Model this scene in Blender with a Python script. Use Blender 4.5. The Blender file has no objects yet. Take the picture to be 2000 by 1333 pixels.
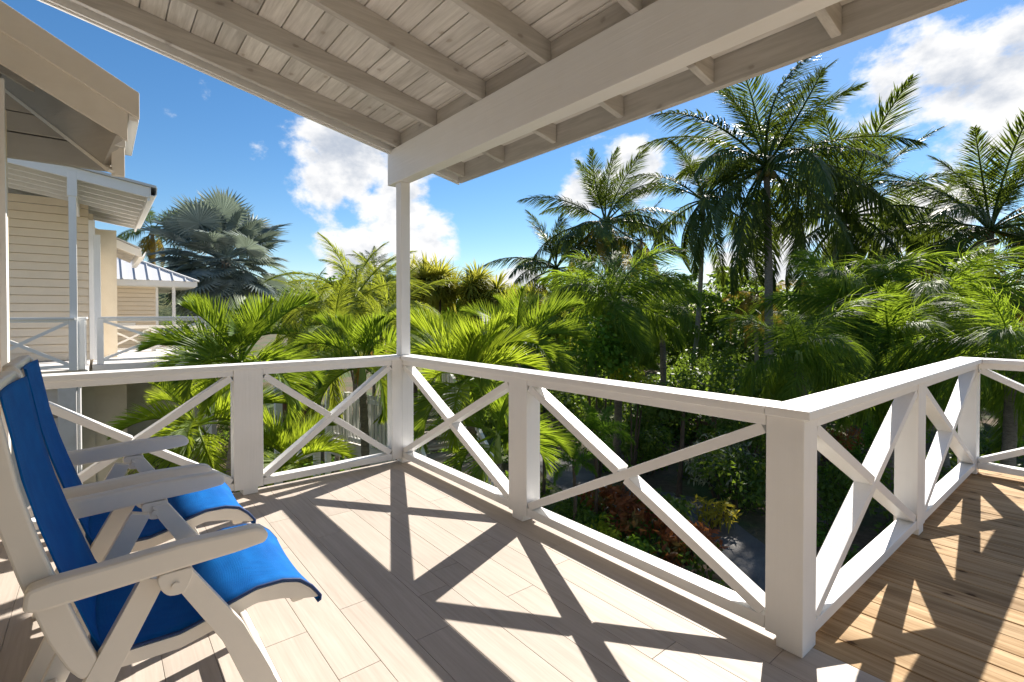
import bpy, bmesh, math, random
import numpy as np
from mathutils import Vector, Matrix, Euler

random.seed(7)
rng = np.random.default_rng(7)
scene = bpy.context.scene
COL = scene.collection
R = math.radians

# ------------------------------------------------------------------ camera
CAM = Vector((4.0179, -2.0356, 1.3124))
YAW, PITCH, FPX, CYP = 0.8842, 0.0133, 984.01, 627.55
cam_data = bpy.data.cameras.new("camera")
cam_data.sensor_width = 36.0
cam_data.lens = 36.0 * FPX / 2000.0
cam_data.shift_y = -(666.5 - CYP) / 2000.0
cam_data.clip_start = 0.05
cam_data.clip_end = 3000.0
cam = bpy.data.objects.new("camera", cam_data)
cam.location = CAM
cam.rotation_euler = (math.pi / 2 - PITCH, 0.0, YAW)
COL.objects.link(cam)
scene.camera = cam

# ------------------------------------------------------------------ sky and sun
SUN_AZ = math.atan2(-0.446, 1.161)            # measured from +Y towards +X
SUN_EL = R(38.8)
SKY_STRENGTH = 0.07
sun_dir = Vector((math.sin(SUN_AZ) * math.cos(SUN_EL), math.cos(SUN_AZ) * math.cos(SUN_EL), math.sin(SUN_EL)))
sd = bpy.data.lights.new("sun", 'SUN')
sd.energy = 5.0
sd.angle = R(0.5)
sd.color = (1.0, 0.935, 0.85)
so = bpy.data.objects.new("sun", sd)
so.rotation_euler = (-sun_dir).to_track_quat('-Z', 'Y').to_euler()
COL.objects.link(so)

scene.view_settings.view_transform = 'Standard'
scene.view_settings.look = 'None'
scene.view_settings.gamma = 1.0
scene.view_settings.use_curve_mapping = False
scene.view_settings.exposure = 1.12
try:
    scene.cycles.use_denoising = True
    scene.cycles.max_bounces = 10
    scene.cycles.diffuse_bounces = 5
    scene.cycles.transparent_max_bounces = 8
    scene.cycles.sample_clamp_indirect = 8.0
except Exception:
    pass

FW = Vector((-math.sin(YAW) * math.cos(PITCH), math.cos(YAW) * math.cos(PITCH), -math.sin(PITCH)))
RT = Vector((math.cos(YAW), math.sin(YAW), 0.0))
UP = RT.cross(FW)
GZ = -2.6                                    # garden level


def ray(px, py):
    return FW + RT * ((px - 1000.0) / FPX) + UP * ((CYP - py) / FPX)


def at(px, py, d):
    """world point seen at photo pixel (px, py) at depth d metres"""
    return CAM + ray(px, py) * d


def on_ground(px, py, zc=0.0):
    """point zc above the garden level that lies on the sight line of a pixel"""
    r = ray(px, py)
    return CAM + r * ((GZ + zc - CAM.z) / r.z)


def base_at(px, d):
    """ground point under a pixel column at depth d"""
    p = at(px, 614.0, d)
    return Vector((p.x, p.y, GZ))


class NT:
    """small helper round a node tree"""
    def __init__(self, tree):
        self.t = tree
        tree.nodes.clear()

    def n(self, typ, **kw):
        nd = self.t.nodes.new(typ)
        for k, v in kw.items():
            setattr(nd, k, v)
        return nd

    def l(self, a, b):
        self.t.links.new(a, b)

    def val(self, sock, v):
        if hasattr(v, 'is_output') or isinstance(v, bpy.types.NodeSocket):
            self.t.links.new(v, sock)
        else:
            sock.default_value = v

    def math(self, op, a, b=0.0, c=0.0, clamp=False):
        nd = self.n('ShaderNodeMath', operation=op)
        nd.use_clamp = clamp
        self.val(nd.inputs[0], a); self.val(nd.inputs[1], b); self.val(nd.inputs[2], c)
        return nd.outputs[0]

    def vmath(self, op, a, b=None, out=0):
        nd = self.n('ShaderNodeVectorMath', operation=op)
        self.val(nd.inputs[0], a)
        if b is not None:
            self.val(nd.inputs[1], b)
        return nd.outputs[out]

    def noise(self, vec, scale, detail=4.0, rough=0.55, dist=0.0):
        nd = self.n('ShaderNodeTexNoise')
        if vec is not None:
            self.val(nd.inputs['Vector'], vec)
        nd.inputs['Scale'].default_value = scale
        nd.inputs['Detail'].default_value = detail
        nd.inputs['Roughness'].default_value = rough
        nd.inputs['Distortion'].default_value = dist
        return nd.outputs[0]

    def mapr(self, v, a, b, c=0.0, d=1.0, smooth=False):
        nd = self.n('ShaderNodeMapRange')
        if smooth:
            nd.interpolation_type = 'SMOOTHSTEP'
        self.val(nd.inputs[0], v)
        for i, x in enumerate((a, b, c, d)):
            self.val(nd.inputs[1 + i], x)
        return nd.outputs[0]

    def mix(self, f, a, b):
        nd = self.n('ShaderNodeMix', data_type='RGBA')
        self.val(nd.inputs[0], f)
        self.val(nd.inputs[6], a if not isinstance(a, tuple) else (*a, 1.0)[:4])
        self.val(nd.inputs[7], b if not isinstance(b, tuple) else (*b, 1.0)[:4])
        return nd.outputs[2]

    def scalev(self, vec, s):
        nd = self.n('ShaderNodeMapping')
        self.l(vec, nd.inputs[0])
        nd.inputs['Scale'].default_value = s
        return nd.outputs[0]


# world: physical sky plus drifting cumulus
world = bpy.data.worlds.new("World")
scene.world = world
world.use_nodes = True
w = NT(world.node_tree)
sky = w.n('ShaderNodeTexSky', sky_type='NISHITA')
sky.sun_disc = False
sky.sun_elevation = SUN_EL
sky.sun_rotation = SUN_AZ
sky.altitude = 0.0
sky.air_density = 1.0
sky.dust_density = 0.1
sky.ozone_density = 3.0
tc = w.n('ShaderNodeTexCoord').outputs['Generated']
dirv = w.vmath('NORMALIZE', tc)
hsv = w.n('ShaderNodeHueSaturation')
hsv.inputs['Saturation'].default_value = 1.24
hsv.inputs['Value'].default_value = 0.92
w.l(sky.outputs[0], hsv.inputs['Color'])
skycol = hsv.outputs[0]


def blob(px, py, rx, amp=1.0):
    """how close a direction is to one cloud's middle: amp there, 0 at rx photo pixels"""
    d = ray(px, py).normalized()
    dot = w.vmath('DOT_PRODUCT', dirv, (d.x, d.y, d.z), out=1)
    ang = w.math('ARCCOSINE', w.math('MINIMUM', dot, 1.0))
    return w.math('MULTIPLY', w.mapr(ang, 0.0, math.atan(rx / FPX) * 0.95, 1.0, 0.0, True), amp)


def vmax(lst):
    o = lst[0]
    for x in lst[1:]:
        o = w.math('MAXIMUM', o, x)
    return o


clouds = vmax([blob(680, 320, 190, 1.15), blob(790, 400, 190, 1.15), blob(640, 360, 150, 1.0), blob(840, 450, 170, 1.0), blob(720, 480, 110, .8), blob(640, 470, 90, .55),
               blob(510, 292, 60, .5), blob(335, 235, 60, .42), blob(1760, 190, 150, 1.0), blob(1850, 170, 150, 1.05), blob(1960, 190, 160, 1.05), blob(1850, 280, 130, 0.9),
               blob(1260, 335, 110, .85), blob(1130, 380, 100, .7), blob(1340, 350, 120, .7), blob(1700, 450, 210, .9),
               blob(1500, 470, 190, .88), blob(1820, 430, 170, .85), blob(1010, 560, 120, .7), blob(690, 515, 110, .75), blob(980, 470, 55, .4),
               blob(1400, 520, 170, .85)])
dsq = w.scalev(dirv, (1.0, 1.0, 1.55))
nbig = w.noise(dsq, 4.8, 10.0, 0.60, 0.1)
nfar = w.noise(dsq, 1.7, 3.0, 0.5)
# elsewhere in the sky (out of frame) the same fair-weather cumulus goes on
infront = w.vmath('DOT_PRODUCT', dirv, (FW.x, FW.y, 0.0), out=1)
elsewhere = w.math('MULTIPLY', w.mapr(nfar, 0.52, 0.66, 0.0, 0.9, True), w.mapr(infront, 0.35, 0.55, 1.0, 0.0, True))
body = w.math('MAXIMUM', clouds, elsewhere)
dens = w.math('ADD', w.math('MULTIPLY', body, 0.55), w.math('MULTIPLY', w.math('SUBTRACT', nbig, 0.5), 1.7))
mask = w.mapr(dens, 0.23, 0.42, 0.0, 1.0, True)
sunoff = w.vmath('ADD', dsq, (0.0, 0.0, 0.055))
nup = w.noise(sunoff, 4.8, 10.0, 0.60, 0.1)
thick = w.math('ADD', w.math('MULTIPLY', body, 0.5), w.math('MULTIPLY', w.math('SUBTRACT', nup, 0.5), 1.7))
shade = w.mapr(thick, 0.30, 0.66, 1.0, 0.0, True)
fine = w.noise(dsq, 14.0, 6.0, 0.6)
shade2 = w.math('MULTIPLY', shade, w.mapr(fine, 0.3, 0.7, 0.85, 1.1))
ccol = w.mix(shade2, (3.5, 3.9, 4.6), (7.1, 7.05, 7.0))
full = w.mix(mask, skycol, ccol)
bg = w.n('ShaderNodeBackground')
w.l(full, bg.inputs[0])
bg.inputs[1].default_value = SKY_STRENGTH
wo = w.n('ShaderNodeOutputWorld')
w.l(bg.outputs[0], wo.inputs[0])


# ------------------------------------------------------------------ materials
def new_mat(name):
    m = bpy.data.materials.new(name)
    m.use_nodes = True
    return m, NT(m.node_tree)


def out(t, sh):
    o = t.n('ShaderNodeOutputMaterial')
    t.l(sh, o.inputs[0])


def bump(t, h, dist, strength=1.0):
    b = t.n('ShaderNodeBump')
    b.inputs['Strength'].default_value = strength
    b.inputs['Distance'].default_value = dist
    t.l(h, b.inputs['Height'])
    return b.outputs[0]


def obj_coord(t, offset=True):
    c = t.n('ShaderNodeTexCoord').outputs['Object']
    if offset:
        oi = t.n('ShaderNodeObjectInfo').outputs['Random']
        cb = t.n('ShaderNodeCombineXYZ')
        t.l(t.math('MULTIPLY', oi, 37.0), cb.inputs[0]); t.l(t.math('MULTIPLY', oi, 91.0), cb.inputs[1]); t.l(t.math('MULTIPLY', oi, 53.0), cb.inputs[2])
        c = t.vmath('ADD', c, cb.outputs[0])
        return c, oi
    return c, None


def wood(name, dark, light, stretch, rough=0.6, bumpd=0.0015, knots=0.0, vary=0.12, gscale=1.0, knotcol=(0.10, 0.06, 0.035), spec=0.5, kplane='xy'):
    """grain runs along the axis whose stretch is small"""
    m, t = new_mat(name)
    c, oi = obj_coord(t)
    s = t.scalev(c, stretch)
    g1 = t.noise(s, 9.0 * gscale, 8.0, 0.65, 1.2)
    g2 = t.noise(s, 40.0 * gscale, 4.0, 0.6)
    g = t.math('ADD', t.math('MULTIPLY', g1, 0.65), t.math('MULTIPLY', g2, 0.35))
    f = t.mapr(g, 0.36, 0.64)
    col = t.mix(f, dark, light)
    bl = t.noise(c, 1.7, 3.0, 0.5)
    col = t.mix(t.mapr(bl, 0.35, 0.75, 0.0, 0.30), col, tuple(x * 0.75 for x in dark))
    if knots > 0:
        sp = t.n('ShaderNodeSeparateXYZ'); t.l(c, sp.inputs[0])
        cb = t.n('ShaderNodeCombineXYZ')
        ia, ib = {'xy': (0, 1), 'yz': (1, 2), 'xz': (0, 2)}[kplane]
        wob = t.math('MULTIPLY', t.noise(c, 25.0, 3.0), 0.03)
        t.l(t.math('ADD', t.math('MULTIPLY', sp.outputs[ia], 0.75), wob), cb.inputs[0]); t.l(t.math('ADD', t.math('MULTIPLY', sp.outputs[ib], 1.25), wob), cb.inputs[1])
        v = t.n('ShaderNodeTexVoronoi', voronoi_dimensions='2D')
        t.l(cb.outputs[0], v.inputs['Vector'])
        v.inputs['Scale'].default_value = 3.4
        k = t.mapr(v.outputs['Distance'], 0.02, 0.075, knots, 0.0, True)
        halo = t.mapr(v.outputs['Distance'], 0.05, 0.22, knots * 0.45, 0.0, True)
        col = t.mix(halo, col, tuple(x * 0.7 for x in dark))
        col = t.mix(k, col, knotcol)
    h = t.n('ShaderNodeHueSaturation')
    t.l(col, h.inputs['Color'])
    t.l(t.mapr(oi, 0.0, 1.0, 1.0 - vary, 1.0 + vary), h.inputs['Value'])
    p = t.n('ShaderNodeBsdfPrincipled')
    t.l(h.outputs[0], p.inputs['Base Color'])
    t.l(t.mapr(g, 0.3, 0.7, rough + 0.08, rough - 0.08), p.inputs['Roughness'])
    p.inputs['Specular IOR Level'].default_value = spec
    t.l(bump(t, g, bumpd), p.inputs['Normal'])
    out(t, p.outputs[0])
    return m


def paint(name, col, rough=0.45, grain=(1.0, 1.0, 1.0), bumpd=0.0008, dirt=0.12):
    m, t = new_mat(name)
    c, oi = obj_coord(t)
    s = t.scalev(c, grain)
    g = t.noise(s, 30.0, 6.0, 0.6, 0.6)
    d = t.noise(c, 3.5, 5.0, 0.6)
    k = t.mix(t.mapr(d, 0.42, 0.75, 0.0, dirt), col, tuple(x * y for x, y in zip(col, (0.62, 0.58, 0.50))))
    k = t.mix(t.mapr(g, 0.3, 0.8, 0.0, 0.16), k, tuple(x * 0.82 for x in col))
    p = t.n('ShaderNodeBsdfPrincipled')
    t.l(k, p.inputs['Base Color'])
    t.l(t.mapr(g, 0.3, 0.7, rough - 0.06, rough + 0.1), p.inputs['Roughness'])
    t.l(bump(t, g, bumpd), p.inputs['Normal'])
    out(t, p.outputs[0])
    return m


def leafmat(name, a, b, trans, fac=0.42, rough=0.42, spec=0.4, tip=None):
    rough, spec = rough + 0.12, spec * 0.55
    m, t = new_mat(name)
    isl = t.n('ShaderNodeNewGeometry').outputs['Random Per Island']
    oi = t.n('ShaderNodeObjectInfo').outputs['Random']
    c = t.n('ShaderNodeTexCoord').outputs['Object']
    nz = t.noise(c, 2.2, 3.0, 0.6)
    f = t.math('ADD', t.math('MULTIPLY', isl, 0.45), t.math('ADD', t.math('MULTIPLY', oi, 0.3), t.math('MULTIPLY', nz, 0.3)))
    col = t.mix(t.mapr(f, 0.15, 0.9), a, b)
    tr = t.mix(t.mapr(f, 0.15, 0.9), tuple(x * 0.7 for x in trans), trans)
    if tip is not None:
        k = t.mapr(t.noise(c, 0.9, 2.0, 0.5), 0.5, 0.7, 0.0, 0.8, True)
        col = t.mix(k, col, tip)
    p = t.n('ShaderNodeBsdfPrincipled')
    t.l(col, p.inputs['Base Color'])
    p.inputs['Roughness'].default_value = rough
    p.inputs['Specular IOR Level'].default_value = spec
    tl = t.n('ShaderNodeBsdfTranslucent')
    t.l(tr, tl.inputs['Color'])
    mx = t.n('ShaderNodeMixShader')
    mx.inputs[0].default_value = fac
    t.l(p.outputs[0], mx.inputs[1]); t.l(tl.outputs[0], mx.inputs[2])
    out(t, mx.outputs[0])
    return m


M = {}
M['white'] = paint('white_paint', (0.82, 0.81, 0.79), 0.42, (1, 1, 1))
M['white_x'] = paint('white_paint_grain_x', (0.82, 0.81, 0.79), 0.42, (0.06, 1.6, 1.6), 0.0022)
M['white_y'] = paint('white_paint_grain_y', (0.82, 0.81, 0.79), 0.42, (1.6, 0.06, 1.6), 0.0022)
M['white_z'] = paint('white_paint_grain_z', (0.82, 0.81, 0.79), 0.42, (1.6, 1.6, 0.06), 0.0018)
M['cream'] = paint('cream_siding_paint', (0.78, 0.67, 0.52), 0.55, (1, 1, 0.3), 0.0006)
M['cream_wall'] = paint('cream_render', (0.76, 0.67, 0.53), 0.7, (1, 1, 1), 0.002, 0.25)
M['beige_trim'] = paint('beige_trim_paint', (0.82, 0.77, 0.69), 0.55, (1, 0.2, 1), 0.001, 0.2)
M['board_grey'] = paint('grey_board_paint', (0.46, 0.43, 0.385), 0.7, (0.15, 0.15, 1.5), 0.0015, 0.25)  # greyish paint, darker than the trim
M['greywhite'] = paint('grey_white_render', (0.66, 0.64, 0.62), 0.7, (1, 1, 1), 0.002, 0.45)
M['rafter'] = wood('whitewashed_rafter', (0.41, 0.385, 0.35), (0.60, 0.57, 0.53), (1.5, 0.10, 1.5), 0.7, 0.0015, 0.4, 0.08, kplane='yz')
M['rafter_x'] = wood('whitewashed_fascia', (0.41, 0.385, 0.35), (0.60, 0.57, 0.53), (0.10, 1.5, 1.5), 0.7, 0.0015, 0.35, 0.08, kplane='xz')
M['ceiling'] = wood('bounce_lit_whitewashed_board', (0.56, 0.53, 0.485), (0.88, 0.85, 0.80), (0.10, 1.4, 1.4), 0.7, 0.0015, 0.45, 0.11, 1.0, (0.30, 0.22, 0.14))  # paler than the rafters; floor bounce is put into the colour
M['tile'] = wood('wood_look_floor_plank', (0.405, 0.35, 0.295), (0.50, 0.44, 0.38), (0.07, 1.6, 1.6), 0.6, 0.0006, 0.0, 0.045, 1.6, spec=0.25)
M['grout'] = paint('grout', (0.30, 0.265, 0.23), 0.9)
M['deck'] = wood('pine_deck_board', (0.25, 0.155, 0.073), (0.52, 0.37, 0.21), (0.07, 1.5, 1.5), 0.78, 0.0018, 0.9, 0.16, 1.0, (0.07, 0.035, 0.015), 0.12)
M['resin'] = paint('cream_resin', (0.78, 0.72, 0.63), 0.38, (1, 1, 1), 0.0003, 0.08)
M['steel'] = paint('bolt_steel', (0.45, 0.44, 0.42), 0.35)
M['galv'] = paint('grey_metal_roof', (0.60, 0.605, 0.61), 0.5, (1, 1, 1), 0.0004, 0.1)
M['dark'] = paint('dark_gap', (0.035, 0.03, 0.025), 0.9)
M['bark'] = wood('palm_bark', (0.12, 0.10, 0.08), (0.30, 0.26, 0.21), (1.0, 1.0, 3.0), 0.9, 0.01, 0.0, 0.15, 0.8)
M['bark_dark'] = wood('stem_bark', (0.06, 0.045, 0.03), (0.15, 0.11, 0.08), (1.0, 1.0, 0.4), 0.9, 0.01, 0.0, 0.15, 1.0)
M['shaft'] = paint('green_crownshaft', (0.22, 0.30, 0.07), 0.5)
M['bamboo'] = wood('bamboo_cane', (0.07, 0.035, 0.02), (0.17, 0.09, 0.05), (1.5, 1.5, 0.1), 0.7, 0.002)
M['fence_wood'] = wood('brown_fence_wood', (0.08, 0.045, 0.025), (0.17, 0.10, 0.055), (0.2, 1.5, 1.5), 0.8, 0.002)
M['stone'] = paint('step_stone', (0.30, 0.26, 0.22), 0.85, (1, 1, 1), 0.01, 0.5)
M['nut'] = paint('coconut_husk', (0.20, 0.15, 0.04), 0.6)

m, t = new_mat('blue_mesh_sling')
c = t.n('ShaderNodeTexCoord').outputs['Object']
wv = t.n('ShaderNodeTexWave', bands_direction='X'); t.l(c, wv.inputs[0]); wv.inputs['Scale'].default_value = 190.0
wv2 = t.n('ShaderNodeTexWave', bands_direction='Y'); t.l(c, wv2.inputs[0]); wv2.inputs['Scale'].default_value = 190.0
wv3 = t.n('ShaderNodeTexWave', bands_direction='Z'); t.l(c, wv3.inputs[0]); wv3.inputs['Scale'].default_value = 190.0
wm = t.math('MULTIPLY', wv.outputs['Fac'], t.math('MULTIPLY', wv2.outputs['Fac'], wv3.outputs['Fac']))
nz = t.noise(c, 9.0, 4.0, 0.6)
col = t.mix(t.mapr(nz, 0.3, 0.7), (0.0, 0.095, 0.36), (0.002, 0.14, 0.47))
p = t.n('ShaderNodeBsdfPrincipled')
t.l(col, p.inputs['Base Color'])
p.inputs['Roughness'].default_value = 0.75
p.inputs['Specular IOR Level'].default_value = 0.15
t.l(bump(t, wm, 0.0008, 0.6), p.inputs['Normal'])
tl = t.n('ShaderNodeBsdfTranslucent'); tl.inputs[0].default_value = (0.0, 0.15, 0.55, 1)
mx = t.n('ShaderNodeMixShader'); mx.inputs[0].default_value = 0.12
t.l(p.outputs[0], mx.inputs[1]); t.l(tl.outputs[0], mx.inputs[2])
out(t, mx.outputs[0])
M['sling'] = m
M['hem'] = paint('navy_hem', (0.004, 0.03, 0.12), 0.7)

M['coco'] = leafmat('coconut_leaf', (0.024, 0.052, 0.012), (0.060, 0.098, 0.018), (0.23, 0.31, 0.03), 0.28, 0.35, 0.45)
M['coco_y'] = leafmat('yellowing_coconut_leaf', (0.16, 0.13, 0.025), (0.28, 0.20, 0.04), (0.50, 0.36, 0.05), 0.4)
M['coco_dead'] = leafmat('dry_orange_leaf', (0.30, 0.16, 0.03), (0.42, 0.25, 0.05), (0.62, 0.36, 0.05), 0.4)
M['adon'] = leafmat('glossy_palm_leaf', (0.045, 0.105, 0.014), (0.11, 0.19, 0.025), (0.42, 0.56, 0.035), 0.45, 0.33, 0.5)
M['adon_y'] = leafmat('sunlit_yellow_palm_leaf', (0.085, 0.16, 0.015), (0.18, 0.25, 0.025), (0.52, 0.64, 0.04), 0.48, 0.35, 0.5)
M['fox'] = leafmat('feathery_palm_leaf', (0.042, 0.095, 0.013), (0.10, 0.175, 0.022), (0.42, 0.58, 0.04), 0.44, 0.42, 0.4)
M['areca'] = leafmat('fine_light_palm_leaf', (0.10, 0.16, 0.02), (0.17, 0.22, 0.03), (0.50, 0.56, 0.05), 0.45)
M['silver'] = leafmat('silver_fan_leaf', (0.13, 0.17, 0.16), (0.31, 0.37, 0.355), (0.27, 0.33, 0.22), 0.25, 0.45, 0.4)
M['pand'] = leafmat('strap_leaf', (0.13, 0.18, 0.025), (0.32, 0.31, 0.05), (0.62, 0.60, 0.07), 0.46)
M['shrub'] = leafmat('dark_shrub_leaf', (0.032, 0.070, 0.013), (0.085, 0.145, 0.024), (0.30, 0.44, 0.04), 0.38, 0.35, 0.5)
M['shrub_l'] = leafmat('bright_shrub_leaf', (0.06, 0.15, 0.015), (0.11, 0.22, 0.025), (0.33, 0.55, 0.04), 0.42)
M['lime'] = leafmat('lime_leaf', (0.20, 0.28, 0.02), (0.34, 0.40, 0.03), (0.6, 0.65, 0.05), 0.42)
M['croton'] = leafmat('red_croton_leaf', (0.13, 0.04, 0.02), (0.36, 0.13, 0.045), (0.60, 0.22, 0.06), 0.4, tip=(0.10, 0.14, 0.03))
M['fern'] = leafmat('golden_fern_leaf', (0.18, 0.20, 0.02), (0.30, 0.27, 0.03), (0.6, 0.5, 0.05), 0.42)
M['varieg'] = leafmat('variegated_leaf', (0.10, 0.14, 0.06), (0.45, 0.48, 0.38), (0.35, 0.42, 0.2), 0.3)

m, t = new_mat('garden_soil')
c, oi = obj_coord(t, False)
n1 = t.noise(c, 0.35, 6.0, 0.6); n2 = t.noise(c, 7.0, 6.0, 0.7)
col = t.mix(t.mapr(n2, 0.3, 0.7), (0.075, 0.05, 0.03), (0.17, 0.12, 0.075))
col = t.mix(t.mapr(n1, 0.45, 0.6), col, (0.05, 0.085, 0.02))
p = t.n('ShaderNodeBsdfPrincipled'); t.l(col, p.inputs[0]); p.inputs['Roughness'].default_value = 0.95
t.l(bump(t, n2, 0.05), p.inputs['Normal'])
out(t, p.outputs[0]); M['soil'] = m

m, t = new_mat('grey_paving')
c, oi = obj_coord(t, False)
n1 = t.noise(c, 2.0, 6.0, 0.6); n2 = t.noise(c, 40.0, 4.0, 0.7)
col = t.mix(t.mapr(n1, 0.3, 0.7), (0.085, 0.08, 0.075), (0.17, 0.16, 0.15))
p = t.n('ShaderNodeBsdfPrincipled'); t.l(col, p.inputs[0]); p.inputs['Roughness'].default_value = 0.85
t.l(bump(t, n2, 0.01), p.inputs['Normal'])
out(t, p.outputs[0]); M['path'] = m

m, t = new_mat('hill_scrub')
c, oi = obj_coord(t, False)
n1 = t.noise(c, 0.22, 8.0, 0.7)
col = t.mix(t.mapr(n1, 0.35, 0.65), (0.035, 0.06, 0.018), (0.15, 0.15, 0.05))
p = t.n('ShaderNodeBsdfPrincipled'); t.l(col, p.inputs[0]); p.inputs['Roughness'].default_value = 0.95
t.l(bump(t, n1, 1.5), p.inputs['Normal'])
out(t, p.outputs[0]); M['hill'] = m


# ------------------------------------------------------------------ object helpers
def tag(o, label=None, cat=None, group=None, kind=None):
    if label: o['label'] = label
    if cat: o['category'] = cat
    if group: o['group'] = group
    if kind: o['kind'] = kind
    return o


def empty(name, loc, label=None, cat=None, group=None):
    o = bpy.data.objects.new(name, None)
    o.empty_display_size = 0.1
    COL.objects.link(o)
    o.location = loc
    return tag(o, label, cat, group)


class MB:
    def __init__(self):
        self.v, self.f = [], []

    def poly(self, pts, faces):
        b = len(self.v)
        self.v += [tuple(q) for q in pts]
        self.f += [tuple(b + i for i in fc) for fc in faces]
        return self

    def box(self, x0, x1, y0, y1, z0, z1):
        return self.poly([(x0, y0, z0), (x1, y0, z0), (x1, y1, z0), (x0, y1, z0), (x0, y0, z1), (x1, y0, z1), (x1, y1, z1), (x0, y1, z1)],
                         [(0, 3, 2, 1), (4, 5, 6, 7), (0, 1, 5, 4), (1, 2, 6, 5), (2, 3, 7, 6), (3, 0, 4, 7)])

    def prism(self, prof, axis, a, b):
        """closed 2-D profile swept along an axis between a and b; 'x': profile is (y, z); 'y': (x, z); 'z': (x, y)"""
        def pt(q, s):
            return {'x': (s, q[0], q[1]), 'y': (q[0], s, q[1]), 'z': (q[0], q[1], s)}[axis]
        n = len(prof)
        area = sum(prof[i][0] * prof[(i + 1) % n][1] - prof[(i + 1) % n][0] * prof[i][1] for i in range(n))
        pr = list(prof) if area > 0 else list(prof)[::-1]
        pts = [pt(q, a) for q in pr] + [pt(q, b) for q in pr]
        fc = [tuple(range(n - 1, -1, -1)), tuple(range(n, 2 * n))]
        for i in range(n):
            j = (i + 1) % n
            fc.append((i, j, n + j, n + i))
        if axis == 'y':
            fc = [tuple(reversed(q)) for q in fc]
        return self.poly(pts, fc)

    def bar(self, p0, p1, wd, ht, up=(0, 0, 1)):
        p0, p1 = Vector(p0), Vector(p1)
        d = (p1 - p0).normalized()
        u = Vector(up)
        s = d.cross(u)
        if s.length < 1e-4:
            s = d.cross(Vector((1, 0, 0)))
        s.normalize()
        u = s.cross(d).normalized()
        a, b = s * wd / 2, u * ht / 2
        pts = [p0 - a - b, p0 + a - b, p0 + a + b, p0 - a + b, p1 - a - b, p1 + a - b, p1 + a + b, p1 - a + b]
        return self.poly(pts, [(0, 1, 2, 3), (7, 6, 5, 4), (4, 5, 1, 0), (5, 6, 2, 1), (6, 7, 3, 2), (7, 4, 0, 3)])

    def tube(self, pts, rad, n=8):
        pts = [Vector(q) for q in pts]
        b = len(self.v)
        for i, q in enumerate(pts):
            d = (pts[min(i + 1, len(pts) - 1)] - pts[max(i - 1, 0)]).normalized()
            s = d.cross(Vector((0.31, 0.17, 0.93)))
            if s.length < 1e-3: s = d.cross(Vector((1, 0, 0)))
            s.normalize(); u = s.cross(d)
            r = rad[i] if hasattr(rad, '__len__') else rad
            for k in range(n):
                a = 2 * math.pi * k / n
                self.v.append(tuple(q + (s * math.cos(a) + u * math.sin(a)) * r))
        for i in range(len(pts) - 1):
            for k in range(n):
                j = (k + 1) % n
                self.f.append((b + i * n + k, b + i * n + j, b + (i + 1) * n + j, b + (i + 1) * n + k))
        self.f.append(tuple(b + k for k in range(n - 1, -1, -1)))
        self.f.append(tuple(b + (len(pts) - 1) * n + k for k in range(n)))
        return self

    def mesh(self, name, mat, smooth=False, bevel=0.0):
        me = bpy.data.meshes.new(name)
        me.from_pydata(self.v, [], self.f)
        bm = bmesh.new(); bm.from_mesh(me)
        bmesh.ops.recalc_face_normals(bm, faces=bm.faces)
        if bevel > 0:
            es = [e for e in bm.edges if len(e.link_faces) == 2 and e.calc_face_angle(0.0) > R(35)]
            try:
                bmesh.ops.bevel(bm, geom=es, offset=bevel, segments=2, profile=0.5, affect='EDGES', clamp_overlap=True)
            except Exception:
                pass
        bm.to_mesh(me); bm.free()
        me.materials.append(M[mat] if isinstance(mat, str) else mat)
        if smooth:
            for q in me.polygons: q.use_smooth = True
        return me

    def build(self, name, mat, parent=None, loc=(0, 0, 0), smooth=False, bevel=0.0):
        o = bpy.data.objects.new(name, self.mesh(name, mat, smooth, bevel))
        COL.objects.link(o)
        o.location = loc
        if parent is not None:
            o.parent = parent
        return o


def inst(name, me, parent, loc=(0, 0, 0), rot=None, scale=1.0):
    o = bpy.data.objects.new(name, me)
    COL.objects.link(o)
    o.parent = parent
    Mx = Matrix.Translation(loc)
    if rot is not None: Mx = Mx @ rot.to_4x4()
    s = scale if hasattr(scale, '__len__') else (scale,) * 3
    o.matrix_basis = Mx @ Matrix.Diagonal((*s, 1.0))
    return o


def struct(name, mb, mat, **kw):
    return tag(mb.build(name, mat, **kw), kind='structure')


# ------------------------------------------------------------------ ground
gmb = MB()
N = 40
ext = 900.0
xs = [math.copysign(abs(s) ** 2.2, s) * ext for s in np.linspace(-1, 1, N)]
for j in range(N):
    for i in range(N):
        gmb.v.append((xs[i], xs[j], GZ))
for j in range(N - 1):
    for i in range(N - 1):
        gmb.f.append((j * N + i, j * N + i + 1, (j + 1) * N + i + 1, (j + 1) * N + i))
struct('ground', gmb, 'soil')


def ribbon(pts, wd, z):
    mb = MB()
    P = [Vector((q.x, q.y, z)) for q in pts]
    fine = []
    for i in range(len(P) - 1):
        a = P[max(i - 1, 0)]; b = P[i]; c_ = P[i + 1]; d = P[min(i + 2, len(P) - 1)]
        for k in range(6):
            u = k / 6
            fine.append(0.5 * ((2 * b) + (c_ - a) * u + (2 * a - 5 * b + 4 * c_ - d) * u * u + (3 * b - a - 3 * c_ + d) * u ** 3))
    fine.append(P[-1])
    for i, q in enumerate(fine):
        d = fine[min(i + 1, len(fine) - 1)] - fine[max(i - 1, 0)]
        s = Vector((-d.y, d.x, 0)).normalized() * wd * (0.5 + 0.04 * math.sin(i * 1.7))
        mb.v += [tuple(q - s), tuple(q + s)]
    for i in range(len(fine) - 1):
        mb.f.append((2 * i, 2 * i + 1, 2 * i + 3, 2 * i + 2))
    return mb


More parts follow.
